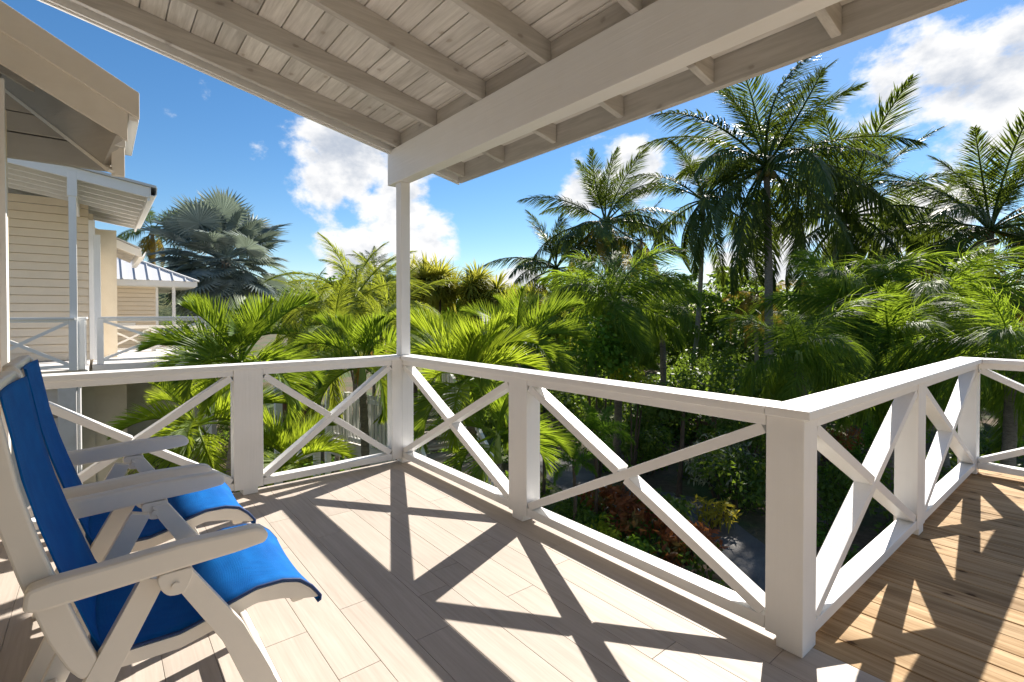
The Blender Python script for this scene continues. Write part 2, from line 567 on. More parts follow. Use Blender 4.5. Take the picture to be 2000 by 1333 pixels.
struct('path', ribbon([on_ground(980, 840), on_ground(1075, 900), on_ground(1180, 975), on_ground(1330, 985), on_ground(1450, 1090), on_ground(1640, 1230), on_ground(1900, 1330)], 1.15, GZ + 0.012), 'path')

# ------------------------------------------------------------------ our deck
E0 = 0.026
LC, MC = 3.2763, 3.4976
floor = struct('floor', MB().box(-0.13, 8.0, -3.6, 0.13, -0.16, -0.014), 'grout')
PW = 0.1605
row = 0
y = 0.128
k_tile = 0
tile_cache = {}
while y > -3.5:
    y0 = y - PW + 0.0025
    if row == 0:
        y_top, y_bot = y, -0.0975
        y0 = -0.0955
    else:
        y_top, y_bot = y, y - PW
        y0 = y_bot + 0.0015
    x = -0.128 - random.uniform(0.0, 0.9)
    while x < 7.9:
        L = 1.2
        xa, xb = max(x, -0.128), min(x + L, 7.95)
        if xb - xa > 0.05:
            ln, wd = round(xb - xa - 0.002, 4), round(y_top - y0, 4)
            key = (ln, wd)
            if key not in tile_cache:
                tile_cache[key] = MB().box(0, ln, 0, wd, -0.014, 0).mesh('plank', 'tile', bevel=0.0012)
            inst('plank', tile_cache[key], floor, (xa, y0, 0))
        x += L
    row += 1
    y = y_bot
# rim under the deck edge
struct('deck_rim', MB().box(-0.16, -0.132, -3.6, 0.16, -0.34, -0.02).box(-0.132, 3.10, 0.132, 0.16, -0.34, -0.02), 'white_x')

wdeck = struct('deck_platform', MB().box(3.12, 8.0, 0.135, 3.70, -0.30, -0.034), 'dark')
bm_cache = {}
y = 0.135
k = 0
while y < 3.68:
    ln = 4.9
    me = bm_cache.get(k % 3)
    if me is None:
        me = MB().box(0, ln, 0, 0.134, -0.032, -0.002).mesh('board', 'deck', bevel=0.003)
        bm_cache[k % 3] = me
    inst('board', me, wdeck, (3.105 + random.uniform(-0.003, 0.003), y, random.uniform(-0.0015, 0.0015)))
    y += 0.1395
    k += 1

# ---- railings
CAPT, CAPB, SUBB, BRT, BRB = 0.95, 0.914, 0.868, 0.097, 0.046


def railing(name, label, run, s0, s1, inner, sgn, cap_lo, cap_hi, posts, ends, zoff=0.0, bev=0.003, group=None, cap_w=0.165):
    """run 'x' or 'y': axis of the run; inner = coordinate of the inner face; sgn = direction (+1/-1) away from the user.
    posts = list of (core0, core1); ends = stretches between posts' cladding"""
    root = empty(name, (0, 0, zoff), label, 'railing', group)
    g = 'white_' + run

    def bx(a0, a1, d0, d1, z0, z1, nm, mat, bevel=bev):
        lo, hi = sorted((inner + sgn * d0, inner + sgn * d1))
        mb = MB()
        if run == 'x': mb.box(a0, a1, lo, hi, z0, z1)
        else: mb.box(lo, hi, a0, a1, z0, z1)
        return mb.build(nm, mat, root, bevel=bevel)
    bx(cap_lo, cap_hi, -E0, cap_w - E0, CAPB, CAPT, 'cap_rail', g, 0.004)
    for c0, c1, w0, w1, dep in posts:
        lo, hi = sorted((inner, inner + sgn * dep))
        zf = BRB - 0.004
        prof = [(c0, 0.0), (c1, 0.0), (c1, zf), (w1, zf), (w1, CAPB - 0.001), (w0, CAPB - 0.001), (w0, zf), (c0, zf)]
        if abs(w1 - c1) < 0.004: prof = [(c0, 0.0), (w1, 0.0), (w1, CAPB - 0.001), (w0, CAPB - 0.001), (w0, zf), (c0, zf)]
        if abs(w0 - c0) < 0.004 and abs(w1 - c1) < 0.004: prof = [(w0, 0.0), (w1, 0.0), (w1, CAPB - 0.001), (w0, CAPB - 0.001)]
        MB().prism(prof, 'y' if run == 'x' else 'x', lo, hi).build('post', 'white_z', root, bevel=bev)
    for a0, a1 in ends:
        bx(a0, a1, 0.003, 0.085, SUBB, CAPB - 0.001, 'top_rail', g)
        bx(a0, a1, 0.003, 0.088, BRB, BRT, 'bottom_rail', g)
        i0, i1 = a0, a1
        th, dp = 0.046, 0.082
        z0, z1 = BRT, SUBB

        def brace(u0, v0, u1, v1, dd):
            lo, hi = sorted((inner + sgn * dd, inner + sgn * (dd + dp)))
            dx, dz = u1 - u0, v1 - v0
            L = math.hypot(dx, dz)
            nx, nz = -dz / L * th / 2, dx / L * th / 2
            prof = [(u0 + nx, v0 + nz), (u1 + nx, v1 + nz), (u1 - nx, v1 - nz), (u0 - nx, v0 - nz)]
            MB().prism(prof, 'y' if run == 'x' else 'x', lo, hi).build('brace', g, root, bevel=0.0025)
        ins = 0.012
        brace(i0 + ins, z0 + ins, i1 - ins, z1 - ins, 0.004)
        cx, cz = (i0 + i1) / 2, (z0 + z1) / 2
        L = math.hypot(i1 - i0, z1 - z0)
        ang2 = 2 * math.atan2(z1 - z0, i1 - i0)
        gp = th / 2 / max(math.sin(ang2), 0.2)
        ux, uz = (i1 - i0) / L, -(z1 - z0) / L
        brace(i0 + ins, z1 - ins, cx - ux * gp, cz - uz * gp, 0.0055)
        brace(cx + ux * gp, cz + uz * gp, i1 - ins, z0 + ins, 0.0055)
    return root


# A: along Y at the far left; B: along X; C: along Y on the wooden deck; D: along X at its end
railing('balcony_railing', 'white cross-braced railing behind the two blue chairs, running to the house corner', 'y', -2.43, 0.0, -E0, -1, -2.44, -0.002,
        [(-1.239, -1.140, -1.296, -1.102, 0.115)], [(-2.43, -1.298), (-1.100, -0.070)])
railing('balcony_railing', 'white cross-braced railing from the tall roof post to the wide near corner post', 'x', 0, LC, E0, 1, -0.192, LC - 0.167,
        [(-0.126, -0.028, -0.128, -0.0265, 0.112), (1.5065, 1.608, 1.467, 1.646, 0.115), (3.150, 3.2475, 3.107, 3.2485, 0.129)], [(-0.024, 1.465), (1.648, 3.105)])
MB().box(-0.126, -0.0268, -0.068, 0.0255, BRB - 0.004, CAPB - 0.001).build('post', 'white_z', bpy.data.objects['balcony_railing'], bevel=0.003)
railing('balcony_railing', 'white cross-braced railing along the brown wooden deck', 'y', 0, MC, LC - E0, -1, 0.0, MC + 0.163,
        [(1.714, 1.812, 1.675, 1.850, 0.115), (MC + E0, MC + E0 + 0.098, MC - 0.012, MC + E0 + 0.112, 0.115)], [(0.157, 1.673), (1.852, MC - 0.014)])
railing('balcony_railing', 'white railing closing the far end of the brown wooden deck, cut by the picture edge', 'x', LC, 6.0, MC + E0, 1, LC + 0.002, 6.2,
        [(4.75, 4.848, 4.71, 4.888, 0.115), (6.10, 6.198, 6.06, 6.238, 0.115)], [(LC - E0 + 0.002, 4.708), (4.890, 6.058)])

# ---- porch roof
SL = 0.205


def rz(yv, base=2.787):
    return base - SL * yv


roof = empty('porch_roof', (0, 0, 0), 'whitewashed timber porch roof with beam, rafters and board ceiling over the balcony', 'porch roof')
MB().box(-0.247, 7.6, 0.0, 0.112, 2.478, 2.785).build('beam', 'white_x', roof, bevel=0.004)
EY = 0.712
YB = -4.2
RD = 0.135


def slope_bar(mb, x0, x1, ya, yb, lo, hi):
    prof = [(ya, rz(ya) + lo), (yb, rz(yb) + lo), (yb, rz(yb) + hi), (ya, rz(ya) + hi)]
    return mb.prism(prof, 'x', x0, x1)


for xr in (-0.053, 0.565, 1.21, 1.857, 2.50, 3.145, 3.79, 4.44, 5.08, 5.73, 6.37, 7.02):
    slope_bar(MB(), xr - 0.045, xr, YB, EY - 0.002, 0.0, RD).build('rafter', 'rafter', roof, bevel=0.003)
xs_r = [-0.053, 0.565, 1.21, 1.857, 2.50, 3.145, 3.79, 4.44, 5.08, 5.73, 6.37, 7.02]
for a, b in zip(xs_r[:-1], xs_r[1:]):
    MB().box(a + 0.001, b - 0.046, 0.03, 0.068, 2.787, rz(0.05) + RD - 0.002).build('blocking', 'rafter_x', roof)
yy = EY - 0.004
while yy > YB:
    ya = yy - 0.1335
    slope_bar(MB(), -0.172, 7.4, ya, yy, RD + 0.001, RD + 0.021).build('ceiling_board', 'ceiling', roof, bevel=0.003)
    yy -= 0.1405
slope_bar(MB(), -0.20, 7.45, YB, EY + 0.05, RD + 0.024, RD + 0.06).build('roof_sheet', 'galv', roof)
slope_bar(MB(), -0.190, -0.170, YB, EY + 0.03, -0.02, RD + 0.02).build('barge_board', 'white_y', roof, bevel=0.002)
slope_bar(MB(), -0.212, -0.1915, YB, EY + 0.03, -0.034, RD + 0.02).build('roof_edge_strip', 'white', roof)  # thin white strip added as the bright line along the roof edge
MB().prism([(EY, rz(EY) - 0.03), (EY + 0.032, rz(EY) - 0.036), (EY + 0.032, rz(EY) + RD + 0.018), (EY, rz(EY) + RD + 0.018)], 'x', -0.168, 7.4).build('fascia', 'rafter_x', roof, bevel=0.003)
pst = MB().box(-0.126, -0.0275, E0 - 0.004, E0 + 0.083, 0.951, 2.477).build('porch_post', 'white_z', bevel=0.004)
tag(pst, 'slim white square post rising from the railing corner to the roof beam', 'post')

# ---- the house wall beside the balcony (its corner is at the picture's left edge) and behind
SIDING = 0.135


def siding_wall(parent, run, a0, a1, inner, sgn, z0, z1, mat='cream', lap=SIDING, topfn=None):
    """lapped boards on a wall; every board its own part; run axis x or y; boards stand proud along sgn"""
    z = z0
    while z < z1 - 0.01:
        zt = min(z + lap, z1)
        prof = [(inner, z), (inner + sgn * 0.022, z), (inner + sgn * 0.006, zt), (inner, zt)]
        e1 = a1
        if topfn: e1 = min(a1, topfn(zt))
        if e1 - a0 > 0.05:
            mb = MB()
            if run == 'y': mb.prism(prof, 'y', a0, e1)
            else: mb.prism(prof, 'x', a0, e1)
            mb.build('siding_board', mat, parent)
        z += lap


own = empty('house_wall', (-0.36, -2.45, 0), 'cream lapped siding house wall with white corner board, at the left picture edge', 'wall')
own_off = Vector((0.36, 2.45, 0))


def ochild(mb, name, mat, **kw):
    return mb.build(name, mat, own, loc=own_off, **kw)


ochild(MB().box(-0.52, -0.43, -9.0, -2.48, GZ, 2.60), 'wall_core', 'cream_wall')
ochild(MB().box(-0.40, -0.362, -2.507, -2.474, -0.3, 2.76), 'corner_board', 'white_z', bevel=0.003)
for q in np.arange(-0.2, 2.7, SIDING):
    ochild(MB().prism([(-0.428, q + 0.012), (-0.368, q + 0.012), (-0.394, q + SIDING), (-0.428, q + SIDING)], 'y', -6.5, -2.509), 'siding_board', 'cream')
back = empty('house_front', (2.0, -3.7, 0), 'cream house front behind the chairs, out of the picture', 'wall')  # unseen house wall, put in to bounce warm light
MB().box(-2.4, 6.0, -0.2, 0.0, -0.2, 3.35).build('wall_core', 'cream_wall', back)
for q in np.arange(0.0, 3.3, SIDING):
    MB().prism([(0.0, q), (0.022, q), (0.006, q + SIDING), (0.0, q + SIDING)], 'x', -2.36, 6.0).build('siding_board', 'cream', back)

# small gable canopy at the house corner, upper left
can = empty('gable_canopy', (-0.9, -2.45, 2.3), 'shaded cream gable roof overhang with boxed eave above the house corner', 'roof')
coff = Vector((0.9, 2.45, -2.3))


def cch(mb, name, mat, **kw):
    return mb.build(name, mat, can, loc=coff, **kw)


cs = (3.162 - 2.799) / (2.470 - 1.814)


def cz(yv, z0, y0=-1.814):
    return z0 + (y0 - yv) * cs


def cslope(x0, x1, ya, yb, ztop, zbot):
    return MB().prism([(ya, cz(ya, zbot)), (yb, cz(yb, zbot)), (yb, cz(yb, ztop)), (ya, cz(ya, ztop))], 'x', x0, x1)


CXF = -1.15
cch(cslope(-0.235, -0.20, -5.2, -1.814, 2.799, 2.625), 'rake_trim', 'beige_trim', bevel=0.003)
cch(cslope(-0.270, -0.237, -5.2, -1.876, 2.66, 2.44), 'rake_board', 'beige_trim', bevel=0.003)
cch(cslope(CXF - 0.05, -0.272, -5.2, -1.82, 2.78, 2.72), 'roof_sheet', 'galv')
cch(cslope(CXF - 0.05, -0.272, -5.2, -1.90, 2.715, 2.70), 'ceiling', 'ceiling')
for xr in (-0.50, -0.85):
    cch(cslope(xr - 0.045, xr, -5.2, -1.96, 2.698, 2.56), 'rafter', 'rafter')
cch(MB().box(CXF, -0.272, -1.955, -1.888, 2.44, 2.66), 'fascia', 'white_x', bevel=0.003)
cch(MB().box(CXF - 0.03, -0.237, -1.872, -1.816, 2.612, 2.76), 'gutter', 'white_x', bevel=0.006)
cch(MB().box(-0.36, -0.30, -1.962, -1.892, 2.25, 2.438), 'eave_return', 'beige_trim', bevel=0.003)
cch(MB().bar((-0.30, -1.955, 2.40), (-1.12, -2.53, 3.06), 0.05, 0.24), 'hip_rafter', 'board_grey', bevel=0.003)
cch(MB().bar((-0.30, -1.955, 2.268), (-1.12, -2.53, 2.928), 0.06, 0.022), 'bright_underside_strip', 'beige_trim')  # lighter strip puts the rafter's bright bottom face into colour
# far gable end: horizontal boards cut to the roof line
for k, (za, zb) in enumerate(((2.457, 2.642), (2.652, 2.795), (2.802, 2.945), (2.952, 3.095), (3.102, 3.245), (3.252, 3.4))):
    yr = [min(-1.958, -1.814 - (q - 2.715) / cs) for q in (za, zb)]
    cch(MB().prism([(-4.5, za), (yr[0], za), (yr[1], zb), (-4.5, zb)], 'x', CXF - 0.04, CXF), 'gable_board', 'board_grey', bevel=0.004)
cch(MB().prism([(-4.5, 2.47), (-1.97, 2.47), (-1.97, 2.77), (-3.2, 3.42), (-4.5, 3.42)], 'x', CXF - 0.08, CXF - 0.045), 'gable_backing', 'rafter_x')

# ------------------------------------------------------------------ neighbouring house with its own porch
HX, HF = -7.9, 0.31
nb = empty('neighbour_house', (-10.4, -3.0, GZ), 'cream sided neighbour house with white porch roof, post and deck', 'house')
noff = -Vector((-10.4, -3.0, GZ))


def nch(mb, name, mat, par=None, **kw):
    return mb.build(name, mat, par or nb, loc=noff if par is None else (0, 0, 0), **kw)


WX = -10.6
nch(MB().box(-16.0, WX - 0.03, -9.0, -2.12, GZ, 3.55), 'wall_core', 'cream_wall')
for q in np.arange(HF, 3.75, 0.175):
    nch(MB().prism([(WX - 0.028, q + 0.014), (WX + 0.034, q + 0.014), (WX + 0.004, q + 0.175), (WX - 0.028, q + 0.175)], 'y', -8.5, -2.20), 'siding_board', 'cream')
nch(MB().box(WX - 0.01, WX + 0.05, -2.20, -2.09, HF, 3.4), 'corner_board', 'white_z')
nch(MB().box(-12.4, -11.2, -2.2, -1.70, GZ, 3.3), 'porch_pier', 'cream_wall')
# deck slab and lower storey
nch(MB().box(-10.6, HX - 0.12, -8.5, -2.20, HF - 0.26, HF), 'deck_slab', 'greywhite', bevel=0.01)
nch(MB().box(-10.55, HX - 0.30, -8.5, -2.42, GZ, HF - 0.262), 'lower_wall', 'greywhite')
nch(MB().box(HX - 0.298, HX - 0.14, -2.62, -2.36, GZ, HF - 0.262), 'pier', 'greywhite', bevel=0.02)
nch(MB().box(HX - 0.298, HX - 0.25, -3.6, -2.62, -0.55, -0.40), 'ledge', 'stone')
bxo = nch(MB().box(HX - 0.298, HX - 0.16, -2.86, -2.66, -1.10, -0.74), 'meter_box', 'greywhite', bevel=0.01)
nch(MB().tube([(HX - 0.22, -2.33, GZ), (HX - 0.22, -2.33, HF - 0.26)], 0.035), 'drain_pipe', 'white')
nch(MB().box(-12.0, -10.7, -2.18, -1.55, GZ, -0.05), 'lower_pier', 'cream_wall')
nch(MB().box(-16.5, -11.5, -1.9, 0.9, -0.10, 0.155), 'side_deck_slab', 'greywhite', bevel=0.01)
nch(MB().box(-11.48, -9.30, -2.15, -0.02, 0.10, 0.288), 'side_deck_step', 'greywhite', bevel=0.01)
nch(MB().box(-9.50, -9.36, -0.16, -0.04, GZ, 0.098), 'deck_post', 'white_z')
nch(MB().box(-16.4, -12.8, -1.8, 0.6, GZ, -0.102), 'under_deck_wall', 'greywhite')
# porch posts
nch(MB().box(HX - 0.10, HX, -2.44, -2.335, HF, 3.70), 'porch_post', 'white_z', bevel=0.004)
nch(MB().box(HX - 0.115, HX + 0.015, -2.455, -2.32, 3.42, 3.86), 'post_cap', 'white_z', bevel=0.004)
nch(MB().box(-10.35, -10.22, -2.115, -2.0, HF, 3.05), 'porch_post', 'white_z', bevel=0.004)
# porch roof: rafters along Y falling towards the garden
ns = (3.861 - 3.56) / (3.199 - 1.323)


def nz(yv, b=3.56):
    return b + (-1.323 - yv) * ns


def nsl(x0, x1, ya, yb, lo, hi):
    return MB().prism([(ya, nz(ya) + lo), (yb, nz(yb) + lo), (yb, nz(yb) + hi), (ya, nz(ya) + hi)], 'x', x0, x1)


nch(nsl(HX - 0.03, HX + 0.01, -8.5, -1.26, 0.0, 0.20), 'rake_board', 'white_y', bevel=0.004)
nch(nsl(-13.0, HX + 0.06, -8.5, -1.16, 0.205, 0.25), 'roof_sheet', 'galv')
for i in range(9):
    xr = HX - 0.55 - i * 0.52
    nch(nsl(xr - 0.05, xr, -8.5, -1.30, 0.02, 0.17), 'rafter', 'white_y')
nch(nsl(-13.0, HX - 0.032, -8.5, -1.30, 0.172, 0.20), 'ceiling', 'board_grey')  # darker paint deepens the dark between the white rafters
nch(MB().box(-12.6, HX - 0.04, -2.43, -2.345, 3.45, nz(-2.345) + 0.015), 'beam', 'white_x', bevel=0.004)
nch(MB().box(-12.6, HX - 0.002, -1.298, -1.262, nz(-1.26) - 0.06, nz(-1.26) + 0.20), 'fascia', 'white_x', bevel=0.003)
nch(MB().prism([(-1.26, 3.58), (-1.18, 3.58), (-1.15, 3.62), (-1.145, 3.755), (-1.158, 3.755), (-1.165, 3.63), (-1.19, 3.595), (-1.248, 3.595), (-1.248, 3.755), (-1.26, 3.755)], 'x', -12.6, HX + 0.04), 'gutter', 'white_x')
# second, lower porch roof further along
for args, nm, mt in (((-13.05, -13.0), 'rake_board', 'white_y'),):
    nch(MB().prism([(-2.9, 3.62), (-1.18, 2.88), (-1.18, 3.08), (-2.9, 3.90)], 'x', *args), nm, mt, bevel=0.003)
nch(MB().prism([(-2.9, 3.905), (-1.12, 3.07), (-1.12, 3.11), (-2.9, 3.94)], 'x', -17.0, -12.98), 'roof_sheet', 'galv')
for i in range(5):
    nch(MB().prism([(-2.9, 3.70), (-1.25, 2.93), (-1.25, 3.05), (-2.9, 3.84)], 'x', -13.6 - i * 0.6, -13.55 - i * 0.6), 'rafter', 'rafter')
nch(MB().prism([(-2.9, 3.85), (-1.25, 3.052), (-1.25, 3.07), (-2.9, 3.87)], 'x', -17.0, -13.06), 'ceiling', 'ceiling')
nch(MB().box(-17.0, -12.99, -1.178, -1.14, 2.86, 3.09), 'fascia', 'white_x')
nch(MB().prism([(-1.138, 2.86), (-1.06, 2.86), (-1.02, 3.02), (-1.04, 3.02), (-1.075, 2.88), (-1.12, 2.88), (-1.12, 3.02), (-1.138, 3.02)], 'x', -17.0, -12.95), 'gutter', 'white_x')

# neighbour's railings
OX = HX + E0


def simple_rail(label, run, a, b, fixed, z0, panels, ht=0.95):
    root = empty('deck_railing', ((a + b) / 2, fixed, z0) if run == 'x' else (fixed, (a + b) / 2, z0), label, 'railing')
    c0 = (a + b) / 2

    def bx(u0, u1, d0, d1, zz0, zz1, nm):
        mb = MB()
        if run == 'x': mb.box(u0 - c0, u1 - c0, d0, d1, zz0, zz1)
        else: mb.box(d0, d1, u0 - c0, u1 - c0, zz0, zz1)
        return mb.build(nm, 'white', root, bevel=0.003)
    bx(a - 0.03, b + 0.03, -0.08, 0.08, ht - 0.04, ht, 'cap_rail')
    bx(a, b, -0.04, 0.04, ht - 0.09, ht - 0.042, 'top_rail')
    bx(a, b, -0.04, 0.04, 0.05, 0.10, 'bottom_rail')
    st = (b - a) / panels
    for i in range(panels + 1):
        q = a + st * i
        bx(q - 0.055, q + 0.055, -0.056, 0.054, 0.0, ht - 0.042, 'post')
    for i in range(panels):
        q0, q1 = a + st * i + 0.056, a + st * (i + 1) - 0.056
        for v0, v1, dd in ((0.10, ht - 0.09, 0.0), (ht - 0.09, 0.10, 0.004)):
            dx, dz = q1 - q0, v1 - v0
            L = math.hypot(dx, dz); nx, nzv = -dz / L * 0.027, dx / L * 0.027
            pr = [(q0 - c0 + nx, v0 + nzv), (q1 - c0 + nx, v1 + nzv), (q1 - c0 - nx, v1 - nzv), (q0 - c0 - nx, v0 - nzv)]
            MB().prism(pr, 'y' if run == 'x' else 'x', -0.03 + dd, 0.03 + dd).build('brace', 'white', root)
    return root


simple_rail('white railing in front of the neighbour house siding, left of its porch post', 'y', -5.2, -2.40, HX - 0.02, HF, 2)
simple_rail('short white railing seen edge-on beside the neighbour porch post', 'x', -9.3, HX - 0.14, -2.29, HF, 1)
simple_rail('white cross-braced railing beyond the neighbour porch, half hidden by palm fronds', 'y', -2.02, -0.10, -9.4, 0.29, 1, 0.975)
simple_rail('white railing behind the palm fronds, in front of the far metal-roofed house', 'y', -1.9, 1.7, -15.6, 0.16, 3, 0.80)

# far house with hipped standing-seam roof
fh = empty('far_house', (-18.0, -1.5, GZ), 'small cream house with pale hipped metal roof, behind the neighbour porch', 'house')
fo = -Vector((-18.0, -1.5, GZ))


def fch(mb, name, mat, **kw):
    return mb.build(name, mat, fh, loc=fo, **kw)


FX = -18.0
fch(MB().box(-24, FX - 0.03, -6.0, -0.41, GZ, 2.28), 'wall_core', 'cream_wall')
for q in np.arange(0.1, 2.2, 0.15):
    fch(MB().prism([(FX - 0.028, q + 0.014), (FX + 0.034, q + 0.014), (FX + 0.004, q + 0.15), (FX - 0.028, q + 0.15)], 'y', -6.0, -0.47), 'siding_board', 'cream')
fch(MB().box(FX - 0.01, FX + 0.05, -0.47, -0.39, 0.1, 2.28), 'corner_board', 'white_z')
fch(MB().box(FX + 0.02, FX + 0.06, -2.3, -1.05, 0.9, 1.02), 'shelf_board', 'white')
fch(MB().box(FX + 0.42, FX + 0.46, -6.6, 0.75, 2.32, 2.50), 'fascia', 'white_y')
fch(MB().box(-24, FX + 0.418, 0.71, 0.75, 2.32, 2.50), 'fascia', 'white_x')
fch(MB().box(-24, FX + 0.40, -6.0, 0.70, 2.285, 2.325), 'soffit', 'white')
fch(MB().box(FX + 0.2, FX + 0.3, 0.0, 0.1, 0.0, 2.30), 'porch_post', 'white_z')
rf = fch(MB().poly([(FX + 0.5, -6.6, 2.503), (FX + 0.5, 0.78, 2.503), (FX - 2.6, -2.6, 4.1), (FX - 2.6, -6.6, 4.1), (-24, 0.78, 2.503), (-24, -2.6, 4.1)],
                   [(0, 1, 2, 3), (1, 4, 5, 2)]), 'roof', 'galv')
for i in range(16):                           # standing seams on the side that faces us
    yv = 0.4 - i * 0.36
    tt = min(1.0, (0.78 - yv) / 3.38)
    p0 = Vector((FX + 0.5, yv, 2.515)); p1 = Vector((FX + 0.5 - 3.1 * tt, yv, 2.515 + 1.597 * tt))
    o = MB().bar(p0, p1, 0.03, 0.05).build('seam', 'galv', rf)
fch(MB().bar(Vector((FX + 0.5, 0.78, 2.52)), Vector((FX - 2.6, -2.6, 4.12)), 0.12, 0.05), 'hip_cap', 'galv')

# white screen wall with reed cladding, steps and picket fence below the balcony
p0 = at(548, 760, 9.4); p1 = at(614, 760, 10.4)
SZ = p0.z + 0.05 - GZ
scr = empty('reed_screen', (p0.x, p0.y, GZ), 'dark brown reed screen on a white frame under the palms', 'screen')
d = (p1 - p0); d.z = 0; L = d.length; d.normalize()
mb = MB()
for i in range(60):
    q = d * (i * L / 59)
    mb.tube([(q.x, q.y, SZ - 1.35), (q.x + random.uniform(-.01, .01), q.y, SZ + random.uniform(-0.03, 0.03))], 0.014, 5)
tag(mb.build('canes', 'bamboo', scr), kind='stuff')
MB().bar((0, 0, SZ + 0.07), tuple(d * L + Vector((0, 0, SZ + 0.07))), 0.09, 0.10).build('top_rail', 'white', scr)
MB().bar((0, 0, SZ - 1.45), tuple(d * L + Vector((0, 0, SZ - 1.45))), 0.09, 0.16).build('bottom_rail', 'white', scr)
for q in (Vector((0, 0, 0)) - d * 0.07, d * (L + 0.07)):
    MB().bar((q.x, q.y, 0), (q.x, q.y, SZ + 0.15), 0.12, 0.12).build('post', 'white', scr)

p0 = at(640, 765, 10.9); p1 = at(765, 775, 9.6)
FZ = (p0.z + p1.z) / 2 - GZ
pf = empty('picket_fence', (p0.x, p0.y, GZ), 'white picket balustrade behind the slim palm trunk', 'fence')
d = (p1 - p0); d.z = 0; L = d.length; d.normalize()
n = 18
for i in range(n + 1):
    q = d * (i * L / n)
    big_post = i in (0, 6, 12, 18)
    MB().bar((q.x, q.y, 0 if big_post else FZ - 1.0), (q.x, q.y, FZ), 0.10 if big_post else 0.05, 0.10 if big_post else 0.03).build('post' if big_post else 'picket', 'white', pf)
for z in (FZ - 0.95, FZ - 0.12):
    MB().bar((0, 0, z), (d.x * L, d.y * L, z), 0.04, 0.08).build('rail', 'white', pf)
MB().bar((0, 0, FZ - 1.2), (d.x * L, d.y * L, FZ - 1.2), 0.06, 0.34).build('landing_edge', 'greywhite', pf)

# garden stair
p_b = base_at(925, 8.2); p_t = at(812, 775, 11.0)
st = empty('garden_stair', (p_b.x, p_b.y, GZ), 'stone garden stair with white baluster railings, seen through the corner railing', 'stair')
d = p_t - p_b; rise = p_t.z - GZ; d.z = 0; run_ = d.length; d.normalize(); s = Vector((-d.y, d.x, 0))
ns_ = 12
for i in range(ns_):
    a = d * (i * run_ / ns_)
    zc = rise * (i + 1) / ns_
    MB().bar(a - s * 0.55 + Vector((0, 0, zc - 0.03)), a + s * 0.55 + Vector((0, 0, zc - 0.03)), 0.33, 0.06).build('tread', 'stone', st, bevel=0.01)
    MB().bar(a + d * 0.13 - s * 0.53 + Vector((0, 0, zc - 0.12)), a + d * 0.13 + s * 0.53 + Vector((0, 0, zc - 0.12)), 0.03, 0.115).build('riser', 'white', st)
for sg in (-0.60, 0.60):
    MB().bar(s * sg - d * .2, s * sg + d * run_ + Vector((0, 0, rise)), 0.05, 0.26).build('stringer', 'white', st)
    MB().bar(s * sg - d * .2 + Vector((0, 0, .9)), s * sg + d * run_ + Vector((0, 0, rise + 0.85)), 0.06, 0.08).build('handrail', 'white', st)
    for i in range(20):
        q = (i + 0.5) / 20
        a = s * sg + d * (run_ * q)
        MB().bar(a + Vector((0, 0, rise * q)), a + Vector((0, 0, rise * q + 0.85)), 0.035, 0.035).build('baluster', 'white', st)

# low wooden fence at the lawn beyond the shrubs
p0 = on_ground(1285, 812, 0.6); p1 = on_ground(1395, 838, 0.6)
wf = empty('lawn_fence', (p0.x, p0.y, GZ), 'brown post and rail fence at the edge of the sunlit lawn', 'fence')
d = (p1 - p0); d.z = 0; L = d.length; d.normalize()
for i in range(5):
    q = d * (i * L / 4)
    MB().bar((q.x, q.y, 0), (q.x, q.y, 1.15), 0.10, 0.10).build('post', 'fence_wood', wf)
for z in (0.35, 0.70, 1.02):
    MB().bar((0, 0, z), (d.x * L, d.y * L, z), 0.04, 0.09).build('rail', 'fence_wood', wf)

# ------------------------------------------------------------------ folding chairs
def rounded(prof, r=0.012, n=3):
    """round the corners of a closed profile"""
    o = []
    m_ = len(prof)
    for i in range(m_):
        a, b, c_ = (Vector((*prof[(i + j) % m_], 0)) for j in (-1, 0, 1))
        u, v = a - b, c_ - b
        rr = min(r, u.length * 0.45, v.length * 0.45)
        s_, e_ = b + u.normalized() * rr, b + v.normalized() * rr
        for k in range(n + 1):
            q = k / n
            pt = s_ * (1 - q) ** 2 + b * 2 * q * (1 - q) + e_ * q * q
            o.append((pt.x, pt.y))
    return o


CY = -1.85                                    # chair origin (floor) in Y; x 0 = middle of the chair
HWD = 0.345


